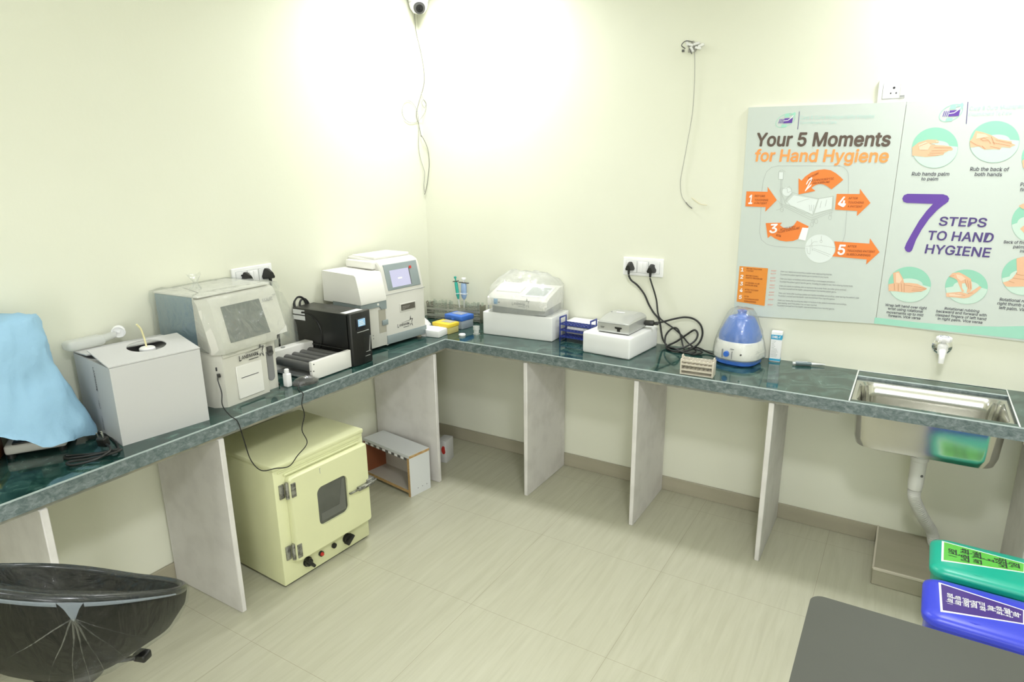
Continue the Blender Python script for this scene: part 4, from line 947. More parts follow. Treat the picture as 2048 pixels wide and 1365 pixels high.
def board(t, quad, name='board'):
    f = [wp(x, y) for x, y in quad]; m = M()
    m.poly([[Vector((p.x, -.001, p.z)) for p in f], f]); o = obj(name, m, [POSTEDGE, POSTER], t)
    for p in o.data.polygons:
        if abs(p.center.y-PY) < .002: p.material_index = 1
    return o
def hospital_logo(t, x, y, s, tx):
    """ring logo; x,y centre and s scale in photograph pixels"""
    m = M(); line(m, ell(x, y, 21*s, 11.5*s, 36, -28), .0022, D1, True); m2 = M()
    shape(m, [(x+6*s, y-9*s), (x+19*s, y-17*s), (x+21*s, y-13*s), (x+14*s, y-2*s), (x+16*s, y-11*s)], D1+.0001)
    shape(m, [(x-3*s, y-6*s), (x+.5*s, y-13*s), (x+8*s, y-13*s), (x+8*s, y-6*s)], D1); shape(m, [(x-7*s, y+8*s), (x+3*s, y+8*s), (x+1*s, y+14*s), (x-9*s, y+13*s)], D1)
    obj('logo_ring', m, INKG, t)
    m = M(); shape(m, [(x-2*s, y-4*s), (x+15*s, y-5*s), (x+13*s, y+5*s), (x-5*s, y+6*s)], D2)
    for k in range(3): shape(m, [(x-11*s+3*k*s, y-3*s), (x-9.6*s+3*k*s, y-3*s), (x-12.6*s+3*k*s, y+6*s), (x-14*s+3*k*s, y+6*s)], D2)
    obj('logo_block', m, INKP, t)
    m = M(); line(m, [(x-3*s, y+1*s), (x+5*s, y), (x+12*s, y-5*s), (x+16*s, y-10*s)], .0028, D3); obj('logo_swoosh', m, INKW, t)
    m = M(); line(m, [(tx-2, y-18*s), (tx-5.5, y+18*s)], .0022, D1); obj('logo_rule', m, INKV, t)

t = thing('poster', 'Your 5 Moments for Hand Hygiene poster, the left one of the two wall boards', 'poster', (0, 0, 0), 0); t['prints'] = 1
board(t, [(1467, 630), (1750, 648), (1813, 204), (1497, 215)])
hospital_logo(t, 1571, 241, 1, 1601)
m = M(); ptext(m, 'Care & Cure Multispeciality Hospital', (1600, 239), (1751, 236), 7, bold=.004); ptext(m, 'Commitment To Care', (1599, 248.5), (1674, 247.5), 5.5); obj('hospital_lettering', m, INKG2, t)
m = M(); ptext(m, 'Your 5 Moments', (1510.5, 292), (1784, 292), 25, bold=.022); obj('heading', m, INKB, t, 'brown bold heading')
m = M(); ptext(m, 'for Hand Hygiene', (1508, 322.5), (1780, 324.5), 22.5, bold=.020); obj('heading', m, INKO, t, 'orange bold heading')
# dotted loop
pts = [(1523, 345+8), (1529, 341), (1540, 335), (1556, 332)]
loop = [(1556, 332), (1680, 332)] + ell(1676, 352, 21, 20, 8, 0, -90, 0) + [(1697, 380), (1690, 470)] + [(1686, 482), (1680, 491)]
loop2 = [(1556, 332), (1543, 335), (1533, 344), (1527, 360), (1524, 380), (1522, 420), (1520, 450), (1519, 465), (1523, 480), (1534, 489), (1550, 493), (1580, 495), (1611, 497)]
m = M()
for L in (loop, loop2):
    acc = 0; on = True
    P = [wp(x, y, D1) for x, y in L]; step = .0040
    for a, b in zip(P, P[1:]):
        ln = (b-a).length; k = 0
        while k < ln:
            e = min(k+step*.55, ln); p, q_ = a.lerp(b, k/ln), a.lerp(b, e/ln); v = (b-a).normalized(); n = Vector((-v.z, 0, v.x))*.0008
            m.flat([p-n, q_-n, q_+n, p+n]); k += step
obj('dotted_loop', m, INKGY, t)
# bed drawing
m = M(); Z5 = lambda L: [(1480+x*.1538, 330+y*.1538) for x, y in L]
for L in ([(580, 480), (610, 430), (680, 360), (760, 380), (870, 410), (1020, 440), (980, 560), (945, 660), (880, 620), (840, 630), (760, 590), (700, 550), (600, 520), (580, 480)], [(1020, 440), (1215, 405), (1200, 580), (960, 640)], [(490, 460), (520, 500), (930, 690), (1210, 590), (1215, 405)], [(540, 500), (540, 530), (930, 720), (1210, 610)], [(540, 300), (600, 310), (640, 280), (670, 310), (665, 350)], [(530, 290), (520, 340), (560, 420), (580, 470)], [(610, 300), (620, 360), (660, 345)], [(505, 90), (565, 90), (560, 190), (500, 185), (505, 90)], [(545, 65), (570, 75), (590, 90)], [(540, 65), (510, 80)], [(530, 190), (525, 540)], [(545, 190), (545, 560)], [(470, 590), (530, 570), (565, 590)], [(650, 520), (600, 470), (620, 430), (680, 380)], [(740, 490), (830, 460), (900, 440)], [(960, 700), (960, 760)], [(940, 700), (935, 740)], [(1170, 620), (1170, 670)], [(1190, 610), (1190, 670)], [(900, 520), (910, 600)], [(930, 520), (925, 600)], [(960, 520), (945, 620)], [(1060, 470), (1040, 560)], [(1130, 450), (1110, 540)]):
    line(m, Z5(L), .0011, D1)
for c in ((935, 775), (990, 735), (1170, 685), (545, 580)): line(m, Z5(ell(c[0], c[1], 20, 30, 14)), .0011, D1, True)
obj('bed_drawing', m, INKL, t)
PALE = mat('pale_print', (.74, .80, .77), .5)
for L in ([(700, 395), (1010, 450), (940, 640), (600, 500)], [(1030, 445), (1200, 415), (1190, 570), (970, 630)], ell(610, 350, 60, 55, 16), [(508, 95), (560, 95), (556, 186), (504, 182)]):
    m = M(); shape(m, Z5(L), .0004); obj('bed_fill', m, PALE, t)
m = M(); shape(m, Z5(ell(1040, 1090, 195, 185, 36)), .0006); obj('room_fill', m, PALE, t)
m = M()
for L in ([(850, 1060), (1040, 1045), (1240, 1080)], [(940, 1100), (1160, 1190)], [(950, 1085), (1180, 1170)], [(1060, 920), (1055, 990)], [(870, 1080), (880, 1150), (910, 1160), (915, 1060)], [(930, 970), (940, 1120)], [(900, 1060), (960, 1000), (1010, 1000)]): line(m, Z5(L), .0011, D1)
line(m, Z5(ell(1055, 995, 14, 18, 12)), .0011, D1, True); obj('room_drawing', m, INKL, t)
# arrows
A5 = {'1': [(85, 345), (360, 350), (360, 285), (480, 458), (328, 610), (335, 550), (70, 540)], '4': [(1258, 378), (1560, 380), (1560, 310), (1697, 495), (1520, 665), (1525, 600), (1235, 582)], '5': [(1225, 995), (1685, 1025), (1690, 955), (1815, 1135), (1640, 1295), (1648, 1230), (1200, 1190), (1240, 1130), (1243, 1070)]}
arc = lambda cx, cy, r, a0, a1, n=14: [(cx+r*math.cos(R(a0+(a1-a0)*i/n)), cy+r*math.sin(R(a0+(a1-a0)*i/n))) for i in range(n+1)]
def strip(m, A, B, d):
    for i in range(len(A)-1): shape(m, [A[i], A[i+1], B[i+1], B[i]], d)
top = [(800, 205), (850, 150), (930, 95), (1020, 65), (1100, 57), (1180, 70), (1250, 110), (1310, 160), (1343, 195)]
bot = [(930, 300), (955, 280), (985, 262), (1020, 250), (1050, 248), (1090, 255), (1130, 275), (1160, 297), (1190, 318)]
a3 = [(548, 752), (520, 785), (560, 815), (610, 828), (660, 815), (705, 780), (742, 725)]; b3 = [(400, 920), (450, 955), (520, 985), (600, 997), (690, 990), (755, 965), (810, 820)]
A5['2'] = [(762, 172)]+top+bot[::-1]+[(982, 338), (762, 385)]
A5['3'] = [(335, 757)]+a3+[(893, 800), (880, 825), (810, 820)]+b3[:-1][::-1]+[(362, 952)]
NUM = {'1': ((108, 505), (160, 505), 112*.1538), '4': ((1268, 540), (1372, 545), 125*.1538), '5': ((1262, 1165), (1360, 1168), 125*.1538), '2': ((845, 345), (930, 265), 18), '3': ((378, 885), (480, 880), 17)}
LET = {'1': (('BEFORE', (192, 415), (328, 417), 24), ('TOUCHING', (188, 468), (368, 470), 24), ('A PATIENT', (184, 508), (352, 512), 24)), '4': (('AFTER', (1410, 445), (1532, 447), 26), ('TOUCHING', (1405, 500), (1612, 503), 26), ('A PATIENT', (1398, 552), (1592, 556), 26)),
       '5': (('AFTER', (1396, 1072), (1515, 1075), 27), ('TOUCHING PATIENT', (1392, 1128), (1762, 1143), 27), ('SURROUNDINGS', (1383, 1176), (1700, 1190), 27)), '2': (('BEFORE', (885, 190), (1025, 115), 26), ('CLEAN/ASEPTIC', (915, 215), (1225, 190), 26), ('PROCEDURE', (945, 250), (1170, 232), 24)), '3': (('AFTER BODY', (520, 855), (725, 815), 26), ('FLUID EXPOSURE', (490, 890), (780, 830), 26), ('RISK', (470, 925), (535, 938), 26))}
for k in '12345':
    m = M(); shape(m, Z5(A5[k]), D2); ar = obj('orange_arrow', m, INKO2, t, 'orange arrow numbered '+k)
    a, b, cap = NUM[k]; m = M(); ptext(m, k, *Z5([a, b]), cap, D4, .02); obj('arrow_number', m, INKW, ar, 'white number')
    m = M()
    for s_, a, b, cap in LET[k]: ptext(m, s_, *Z5([a, b]), cap*.1538, D4, .008)
    obj('arrow_lettering', m, INKD, ar)
m = M(); shape(m, Z5([(812, 815), (892, 822), (850, 985), (762, 965)]), D3); obj('glove_cuff', m, INKW, t)
# table
Z4 = lambda L: [(1460+x*.1978, 400+y*.1978) for x, y in L]
m = M(); shape(m, Z4([(98, 670), (385, 693), (350, 1073), (68, 1028)]), D2); obj('orange_box', m, INKO3, t)
m = M()
for i, (x, y) in enumerate(((108, 722), (103, 795), (100, 865), (97, 930), (88, 1000))): ptext(m, str(i+1), *Z4([(x, y), (x+30, y+1)]), 36*.1978, D4, .02)
obj('box_numbers', m, INKW, t)
m = M()
for s_, a, b in (('BEFORE TOUCHING', (168, 700), (325, 712)), ('A PATIENT', (166, 722), (240, 728)), ('BEFORE CLEAN /', (160, 770), (290, 782)), ('ASEPTIC PROCEDURE', (158, 793), (330, 808)), ('AFTER BODY FLUID', (155, 843), (300, 857)), ('EXPOSURE RISK', (152, 866), (280, 878)), ('AFTER TOUCHING', (150, 912), (288, 924)), ('A PATIENT', (148, 935), (222, 942)), ('AFTER', (144, 980), (190, 985)), ('TOUCHING PATIENT', (143, 1006), (292, 1020)), ('SURROUNDINGS', (141, 1028), (265, 1042))): ptext(m, s_, *Z4([a, b]), 13*.1978, D4, .012)
obj('box_lettering', m, INKD, t)
m = M(); rows = [(720, 510, 1040, 415), (750, 508, 1005, 410), (793, 503, 1070, 405), (823, 500, 1255, 402), (865, 497, 1190, 398), (893, 493, 1085, 395), (938, 490, 1320, 392), (966, 487, 1070, 388), (1010, 483, 1190, 385), (1038, 480, 885, None), (1064, 475, 1065, 378)]
sent = ['Clean your hands before touching a patient when approaching him/her.', 'To protect the patient against harmful germs carried on your hands.', 'Clean your hands immediately before performing a clean/aseptic procedure.', 'To protect the patient against harmful germs, including the patient\'s own, from entering his/her body.', 'Clean your hands immediately after an exposure risk to body fluids (and after glove removal).', 'To protect yourself and the health-care environment from harmful patient germs.', 'Clean your hands after touching a patient and her/his immediate surroundings, when leaving the patient\'s side.', 'To protect yourself and the health-care environment from harmful germs.', 'Clean your hands after touching any object or furniture in the patient\'s immediate surroundings,', 'when leaving, even if the patient has not been touched.', 'To protect yourself and the health-care environment from harmful germs.']
m2 = M()
for (y, x0, x1, xr), s_ in zip(rows, sent):
    dy = (x1-x0)*.064
    ptext(m, s_, *Z4([(x0, y+10), (x1, y+10+dy)]), 14*.1978, D2, .006)
    if xr: ptext(m2, 'WHEN?' if rows.index((y, x0, x1, xr)) % 2 == 0 else 'WHY?', *Z4([(xr, y+2), (xr+55, y+5)]), 13*.1978, D2, .006)
obj('small_print', m, INKGY, t); obj('red_print', m2, INKR, t)

t = thing('poster', '7 Steps to Hand Hygiene poster with round hand pictures, right of the two wall boards', 'poster', (0, 0, 0), 0); t['prints'] = 1
board(t, [(1751, 648), (2095, 689), (2190, 190), (1814, 204)])
hospital_logo(t, 1902, 226, 1.22, 1938)
m = M(); ptext(m, 'Care & Cure Multispeciality Hospital', (1939, 221), (2118, 213), 8, bold=.004); ptext(m, 'Commitment To Care', (1937, 232), (2024, 229), 6.5); obj('hospital_lettering', m, INKG2, t)
Z6 = lambda L: [(1740+x*.1978, 420+y*.1978) for x, y in L]; Z7 = lambda L: [(1760+x*.1832, 190+y*.1832) for x, y in L]
m = M(); shape(m, Z6([(50, 1088), (500, 1140), (900, 1172), (1300, 1182), (1800, 1170), (1795, 1370), (1550, 1310), (40, 1150)]), D1); obj('aqua_band', m, INKG, t)
# big 7
m = M(); shape(m, Z7([(300, 1080), (690, 1085), (735, 1100), (755, 1130), (745, 1165), (700, 1200), (580, 1190), (290, 1180), (255, 1165), (243, 1130), (262, 1095)]), D2)
A = [(1887.6, 409.8), (1875, 420), (1858, 438), (1843, 460), (1832, 480), (1826, 496)]; B = [(1866.5, 407.5), (1853, 422), (1838, 442), (1824, 466), (1813, 486), (1809, 496)]
shape(m, A+[(1824, 501), (1820, 504.5), (1815, 504.5), (1811, 501)]+B[::-1], D2+.0001); obj('big_seven', m, INKP, t, 'large purple figure 7')
m = M(); ptext(m, 'STEPS', (1876.5, 451), (1973, 454.5), 17, D2, .016); ptext(m, 'TO HAND', (1853.5, 479.5), (1987, 485), 17.5, D2, .016); ptext(m, 'HYGIENE', (1849, 506.5), (1981, 515), 17.5, D2, .016); obj('heading', m, INKV, t, 'violet capital heading')
discs = [(Z7, 600, 578, 252, 222, -8), (Z7, 1250, 513, 275, 228, -8), (Z6, 400, 755, 216, 180, 2), (Z6, 975, 778, 216, 175, 2), (Z6, 1548, 672, 218, 192, 0)]
ID = lambda L: L
hands = [
 (Z7, (600, 578, 252, 222, -8), [[(352, 575), (420, 520), (520, 488), (620, 490), (645, 505), (640, 523), (545, 530), (570, 545), (700, 553), (770, 563), (797, 588), (790, 605), (745, 612), (700, 635), (690, 655), (600, 668), (500, 678), (352, 662)]],
  [[(545, 530), (600, 545)], [(590, 575), (780, 578)], [(560, 610), (740, 606)], [(540, 635), (700, 634)], [(520, 655), (640, 662)], [(430, 560), (520, 525)]], [[(420, 545), (500, 512), (560, 545), (520, 600), (430, 600)], [(610, 500), (645, 507), (640, 518), (610, 516)]]),
 (Z7, (1250, 513, 275, 228, -8), [[(980, 505), (1010, 470), (1045, 390), (1130, 410), (1215, 440), (1290, 482), (1440, 508), (1432, 528), (1482, 547), (1440, 562), (1420, 577), (1330, 570), (1310, 596), (1240, 592), (1140, 597), (1080, 562), (985, 575)]],
  [[(985, 505), (1050, 545), (1100, 560)], [(1090, 490), (1130, 470), (1180, 490), (1210, 530)], [(1100, 480), (1120, 500), (1180, 500)], [(1215, 455), (1250, 540)], [(1230, 520), (1420, 555)], [(1260, 490), (1440, 530)], [(1200, 560), (1310, 585)], [(1110, 555), (1150, 590)]], [[(1060, 420), (1150, 430), (1190, 455), (1100, 470), (1050, 480)]]),
 (Z6, (400, 755, 216, 180, 2), [[(186, 752), (242, 742), (232, 640), (262, 628), (292, 620), (336, 700), (345, 738), (400, 738), (480, 748), (577, 795), (568, 806), (520, 826), (400, 838), (340, 834), (270, 824), (188, 820)]],
  [[(245, 745), (250, 815)], [(285, 750), (285, 822)], [(318, 745), (322, 828)], [(345, 738), (345, 832)], [(440, 775), (572, 795)], [(430, 800), (560, 805)], [(420, 815), (520, 824)], [(350, 760), (430, 770)]], [[(262, 640), (290, 635), (325, 705), (300, 740), (262, 735)]]),
 (Z6, (975, 778, 216, 175, 2), [[(800, 675), (832, 640), (900, 630), (950, 655), (1020, 698), (1030, 760), (1030, 800), (1005, 835), (975, 840), (985, 790), (960, 740), (930, 745), (930, 790), (955, 825), (930, 830), (905, 770), (880, 710), (850, 690)], [(768, 840), (850, 834), (920, 828), (985, 848), (1060, 802), (1105, 772), (1128, 782), (1080, 830), (1000, 885), (950, 895), (860, 885), (772, 880)]],
  [[(800, 675), (850, 665)], [(985, 710), (1000, 800)], [(960, 700), (980, 780)], [(985, 848), (1040, 840)], [(860, 850), (960, 865)], [(1010, 720), (1020, 800)]], [[(870, 650), (930, 665), (970, 700), (920, 720), (880, 690)], [(800, 850), (900, 846), (950, 866), (900, 875), (800, 868)]]),
 (Z6, (1548, 672, 218, 192, 0), [[(1342, 735), (1400, 718), (1440, 690), (1485, 630), (1480, 492), (1560, 470), (1660, 560), (1700, 760), (1560, 776), (1400, 778), (1370, 772)]],
  [[(1485, 630), (1480, 650), (1530, 660), (1700, 660)], [(1440, 690), (1700, 720)], [(1400, 718), (1460, 740)]], []),
 (ID, (2054, 446, 31, 36, 0), [[(2040, 458), (2049, 450), (2080, 452), (2078, 472), (2056, 474)], [(2037, 412), (2052, 405), (2078, 408), (2076, 418), (2045, 418)]], [], []),
 (ID, (2090, 318, 47, 44, 0), [[(2044, 322), (2056, 312), (2110, 316), (2110, 330), (2046, 336)]], [], [])]
for Z, (cx, cy, rx, ry, tl), sk, ln, hl in hands:
    m = M(); shape(m, Z(ell(cx, cy, rx, ry, 44, tl)), D1); pic = obj('hand_picture', m, DISC, t, 'round aqua picture of hands')
    m = M(); shape(m, Z(ell(cx, cy, rx*.985, ry*.985, 44, tl, 6, 174)+ell(cx, cy, rx*.62, ry*.34, 20, tl, 180, 360)), D2); obj('pale_ground', m, DISCL, pic)
    for i, P in enumerate(sk): m = M(); shape(m, Z(P), D3+.0002*i); obj('hand', m, SKIN, pic, 'printed hand')
    if ln:
        m = M()
        for L in ln: line(m, Z(L), .0014, D5)
        obj('hand_line', m, SKIND, pic)
    for P in hl: m = M(); shape(m, Z(P), D4+.0001); obj('hand_highlight', m, SKINL, pic)
CAPT = ((Z7, 'Rub hands palm', (345, 880), (760, 882), 36), (Z7, 'to palm', (447, 932), (635, 934), 32), (Z7, 'Rub the back of', (980, 828), (1410, 832), 38), (Z7, 'both hands', (1030, 884), (1333, 888), 36), (Z6, 'Wrap left hand over right', (152, 972), (578, 1008), 26), (Z6, 'wrist using rotational', (178, 1008), (540, 1042), 26), (Z6, 'movements up to mid', (166, 1045), (540, 1078), 26), (Z6, 'forearm. Vice versa', (182, 1080), (512, 1110), 26), (Z6, 'Rotational rubbing', (752, 1008), (1108, 1038), 26), (Z6, 'backward and forward with', (668, 1035), (1185, 1080), 26), (Z6, 'clasped fingers of left hand', (660, 1072), (1180, 1118), 26), (Z6, 'in right palm. Vice versa', (682, 1110), (1140, 1152), 26),
                       (Z6, 'Rotational rubbing of', (1308, 918), (1760, 952), 30), (Z6, 'right thumb clasped in', (1285, 958), (1770, 996), 30), (Z6, 'left palm. Vice versa', (1302, 1002), (1730, 1040), 30), (Z6, 'Back of fingers to opposing', (1350, 338), (1900, 358), 30), (Z6, 'palm, fingers', (1446, 386), (1740, 398), 30), (Z6, 'interlocked', (1512, 430), (1750, 440), 28), (Z7, 'Palm to palm', (1528, 995), (1880, 995), 36), (Z7, 'fingers interlaced', (1522, 1052), (1980, 1054), 34))
CAPM = mat('caption_ink', (.10, .10, .12), .6)
for i0, i1 in ((0, 2), (2, 4), (4, 8), (8, 12), (12, 15), (15, 18), (18, 20)):
    m = M()
    for Z, s_, a, b, cap in CAPT[i0:i1]: ptext(m, s_, *Z([a, b]), cap*.19, D2, .016)
    obj('caption', m, CAPM, t)

# ================================================================= UNDER THE WORKTOP
def oven():
    t = thing('incubator_oven', 'pale green enamelled laboratory oven with dark window, under the left worktop', 'oven', (.476, -1.640, 0), 87)
    W, D, Z = .478, .445, .555
    m = M().box(0, W, 0, D, .010, Z-.016, .004); obj('cabinet', m, OVEN, t)
    m = M().box(-.004, W+.004, -.006, D+.002, Z-.020, Z, .006); obj('top_panel', m, OVEN, t)
    m = M().box(.045, W-.03, -.010, 0, .500, .508, .002); m.box(.02, W-.008, -.006, 0, .520, .524, .001); obj('rain_rail', m, OVEN, t)
    # door with rounded window opening
    x0, x1, z0, z1 = .052, W-.002, .105, .492; wx0, wx1, wz0, wz1 = .180, .345, .212, .392
    o_ = [(x, z) for x, z, _ in rrect(x0, x1, z0, z1, .012, 0, 6)]; i_ = [(x, z) for x, z, _ in rrect(wx0, wx1, wz0, wz1, .028, 0, 6)]
    m = M(); m.poly([[(x, -.001, z) for x, z in o_], [(x, -.022, z) for x, z in o_], [(x+(.006 if x < .25 else -.006), -.030, z+(.006 if z < .3 else -.006)) for x, z in o_], [(x, -.030, z) for x, z in i_], [(x, -.016, z) for x, z in i_]], False, False)
    d = obj('door', m, OVEN, t)
    m = M(); m.prism(i_, -.020, -.016, 'y'); obj('window', m, GLASSD, d, 'dark glass window')
    m = M(); m.box(.20, .335, -.0208, -.019, .225, .262); m.prism([(.30, .262), (.335, .262), (.335, .380), (.322, .372)], -.0208, -.019, 'y'); obj('inner_shelf', m, mat('inside_grey', (.13, .135, .12), .4), d)
    m = M()
    m.box(.345, .425, -.046, -.034, .293, .299, .002); m.box(.395, .470, -.050, -.030, .288, .306, .003); m.box(.455, .500, -.040, .004, .284, .316, .004); m.cyl((.478, -.052, .300), .010, .03, 'y', seg=14); m.tube([(.425, -.044, .296), (.44, -.055, .305), (.49, -.05, .305), (.515, -.03, .296)], .004, 8, 4); m.cyl((.408, -.05, .297), .004, -.004, 'y', seg=10)
    obj('latch', m, STEELR, d, 'worn steel latch handle')
    for z in (.405, .125):
        m = M(); m.box(.018, .040, -.008, 0, z, z+.062, .002); m.box(.056, .078, -.034, -.028, z, z+.062, .002); m.cyl((.047, -.016, z-.004), .008, .072, seg=12)
        for k in range(3): m.cyl((.029, -.0085, z+.01+k*.021), .003, -.002, 'y', seg=8)
        obj('hinge', m, STEELR, d, 'worn steel hinge')
    for x, lab in ((.118, 'black pointer knob'), (.338, 'black pointer knob')):
        m = M().cyl((x, 0, .066), .022, -.006, 'y', seg=24); m.cyl((x, -.006, .066), .019, -.014, 'y', r2=.017, seg=24, bev=.002); b = M().box(-.007, .007, -.036, -.006, -.026, .026, .004); b.xf(Matrix.Translation((x, 0, .066)) @ Matrix.Rotation(R(-35 if x < .2 else 50), 4, 'Y')); me = bpy.data.meshes.new('t'); b.bm.to_mesh(me); m.join(me); obj('dial_knob', m, BLACK, t)
    m = M().cyl((.190, 0, .066), .012, -.010, 'y', seg=20); p = obj('indicator_bezel', m, BLACK, t); m = M().cyl((.190, -.010, .066), .009, -.008, 'y', r2=.006, seg=18); obj('indicator_lens', m, RED, p, 'red indicator lamp')
    m = M().cyl((.262, 0, .068), .012, -.012, 'y', seg=20, bev=.002); obj('push_button', m, BLACK, t)
    m = M()
    for a in (-30, 20, 60): b = M().box(-.012, .012, -.012, -.002, -.03, .03, .002); b.xf(Matrix.Translation((0, .38+.0*a, .44)) @ Matrix.Rotation(R(a), 4, 'X')); me = bpy.data.meshes.new('t'); b.bm.to_mesh(me); m.join(me)
    obj('side_latch', m, OVEN, t)
    m = M().box(.010, W-.01, .012, D-.01, 0, .012); obj('plinth', m, BLACK, t)
    m = M(); line_pts = [(.205, -.0305, .45), (.205, -.0305, .478)]; m.box(.204, .2055, -.0306, -.0298, .452, .476); m.box(.201, .2085, -.0306, -.0298, .474, .4755); obj('scratch_mark', m, INKGY, d)
oven()
def shelf_unit():
    t = thing('shelf_unit', 'low open wooden shelf box with white laminate top beside the pale green oven', 'shelf', (.045, -.706, 0), -9)
    W, D, Z, k = .385, .150, .238, .016
    D = .142
    m = M().box(0, W, 0, D, Z-k, Z); tp = obj('top', m, LAMW, t); m = M(); m.box(W, W+.0012, 0, D, Z-k, Z-.002); obj('top_edge', m, PLY, tp, 'bare plywood edge')
    m = M().box(W-k, W, 0, D, 0, Z-k); sd = obj('side', m, LAMW, t); m = M().box(W-k, W, -.0015, 0, 0, Z-k); obj('side_edge', m, PLY, sd)
    for x in (.035, .07, .105): obj('screw', M().cyl((W, .02+x*.9, .035), .003, .001, 'x', seg=10), INKGY, sd)
    m = M().box(0, k, 0, D, 0, Z-k); obj('side', m, BROWN, t, 'red-brown inner side')
    m = M().box(k, W-k, 0, D, .020, .036); b = obj('bottom', m, LAMI, t); m = M().box(k, W-k, -.0015, 0, .020, .036); obj('bottom_edge', m, PLY, b)
    m = M().box(k, W-k, D-.006, D, .036, Z-k); obj('back_panel', m, LAMI, t)
    m = M(); N = 14; x = [k+i*(W-2*k)/N for i in range(N+1)]   # one strip of alternating white and dark dashes
    lo = [m.bm.verts.new((q, -.0022, Z-k-.013)) for q in x]; hi = [m.bm.verts.new((q, -.0022, Z-k)) for q in x]; bk = [m.bm.verts.new((q, 0, Z-k-.013)) for q in x]
    for i in range(N):
        for f in (m.bm.faces.new((lo[i], lo[i+1], hi[i+1], hi[i])), m.bm.faces.new((lo[i+1], lo[i], bk[i], bk[i+1]))): f.material_index = i % 2
    obj('edge_strip', m, [INKW, DGREY], t, 'strip of white and dark dashes along the front edge')
shelf_unit()
t = thing('small_carton', 'small white carton with red print standing on the floor behind the inner corner panel', 'carton', (.280, -.345, 0), 8)
m = M().box(0, .060, 0, .09, 0, .138, .002); obj('box_body', m, CARD, t)
m = M().prism([(.020+.030*1, .100)]+[(.042+.014*math.cos(R(a)), .080+.026*math.sin(R(a))) for a in range(0, 360, 30)][1:], -.0008, 0, 'y'); obj('red_print', m, RED, t, 'red printed mark')

# ================================================================= BINS AND DESK
def bin_(colr, lcol, lab, loc, rz, txt, ink, Q):
    t = thing('pedal_bin', lab, 'bin', loc, rz, 'waste bins in the right corner')
    W, D, Z = .335, .235, .385
    m = M(); m.poly([rrect(.025, W-.025, .022, D-.022, .03, 0), rrect(.012, W-.012, .010, D-.012, .04, Z-.02), rrect(.010, W-.010, .009, D-.010, .04, Z)]); obj('bin_body', m, colr, t)
    m = M(); m.poly([rrect(.0, W, 0, D, .045, Z-.012), rrect(-.002, W+.002, -.002, D+.002, .047, Z), rrect(.0, W, 0, D, .045, Z+.008), rrect(.016, W-.016, .014, D-.014, .04, Z+.018), rrect(.05, W-.05, .045, D-.045, .03, Z+.021)]); l = obj('lid', m, colr, t, ang=50)
    m = M(); m.cyl((.13, .030, Z+.017), .007, .0025, seg=16); m.tube([(.11, .030, Z+.018), (.13, .026, Z+.0195), (.15, .030, Z+.018)], .0015, 5, 4); obj('lid_mark', m, colr, l)
    z = Z+.0222; q = [Vector((x, y, 0)) for x, y in Q]; c = sum(q, Vector())/4
    def sheet(k, z): return M().hexa([(c.x+(p.x-c.x)*k[0], c.y+(p.y-c.y)*k[1], z-.0035) for p in q], [(c.x+(p.x-c.x)*k[0], c.y+(p.y-c.y)*k[1], z) for p in q])
    lb = obj('label', sheet((1, 1), z), INKW, l, 'white bordered label'); obj('label_field', sheet((.945, .90), z+.0006), lcol, lb)
    m = M(); n = len(txt); x0, x1 = Q[0][0]+.012, Q[1][0]-.012; step = (x1-x0)/n
    for i, s_ in enumerate(txt):
        k = (n-1-i+.5)/n; x = x0+k*(x1-x0)-step*.25; lo = Q[0][1]+(Q[1][1]-Q[0][1])*k; hi = Q[3][1]+(Q[2][1]-Q[3][1])*k
        me, a, b = text_mesh(s_, .012); ln = min((hi-lo)*.74, (b-a)*step*.70); add_text(m, s_, (x, (lo+hi)/2+ln/2, z+.0012), (0, -1, 0), (1, 0, 0), ln, step*.55, .012)
    obj('label_lettering', m, ink, lb)
bin_(GREENB, LABG, 'green lidded waste bin with light green label, the rear of two bins', (2.722, -.842, 0), -1, ['हरा,', 'कूड़ेदान', 'में', 'सब्जी, फल', 'बचा खाना', 'डालें ।'], INK, [(.03, .059), (.262, .120), (.268, .182), (.032, .200)])
bin_(BLUEB, LABP, 'blue lidded waste bin with dark purple label, the front of two bins', (2.700, -1.122, 0), -1, ['नीला', 'डिब्बा में', 'कांच की', 'शीशी,', 'टूटा कांच', 'स्लाइड,', 'इंजेक्शन', 'धातु वाला', 'डाला जाएं ।'], INKW, [(.045, .036), (.252, .094), (.258, .170), (.040, .197)])
t = thing('desk', 'dark grey laminate desk top with rounded corner at bottom right', 'desk', (2.440, -1.712, 0), 0)
m = M(); Lx, Ly = .62, 1.10
m.poly([rrect(0, Lx, -Ly, 0, .028, z) for z in (.722, .724, .748, .750)]); obj('tabletop', m, DESKT, t)
m = M().box(.04, Lx-.04, -Ly+.04, -.04, .66, .722); obj('apron', m, DGREY, t)
for x in (.05, Lx-.09):
    for y in (-.09, -Ly+.05):
        m = M().box(x, x+.04, y, y+.04, 0, .66, .003); obj('leg', m, DGREY, t)

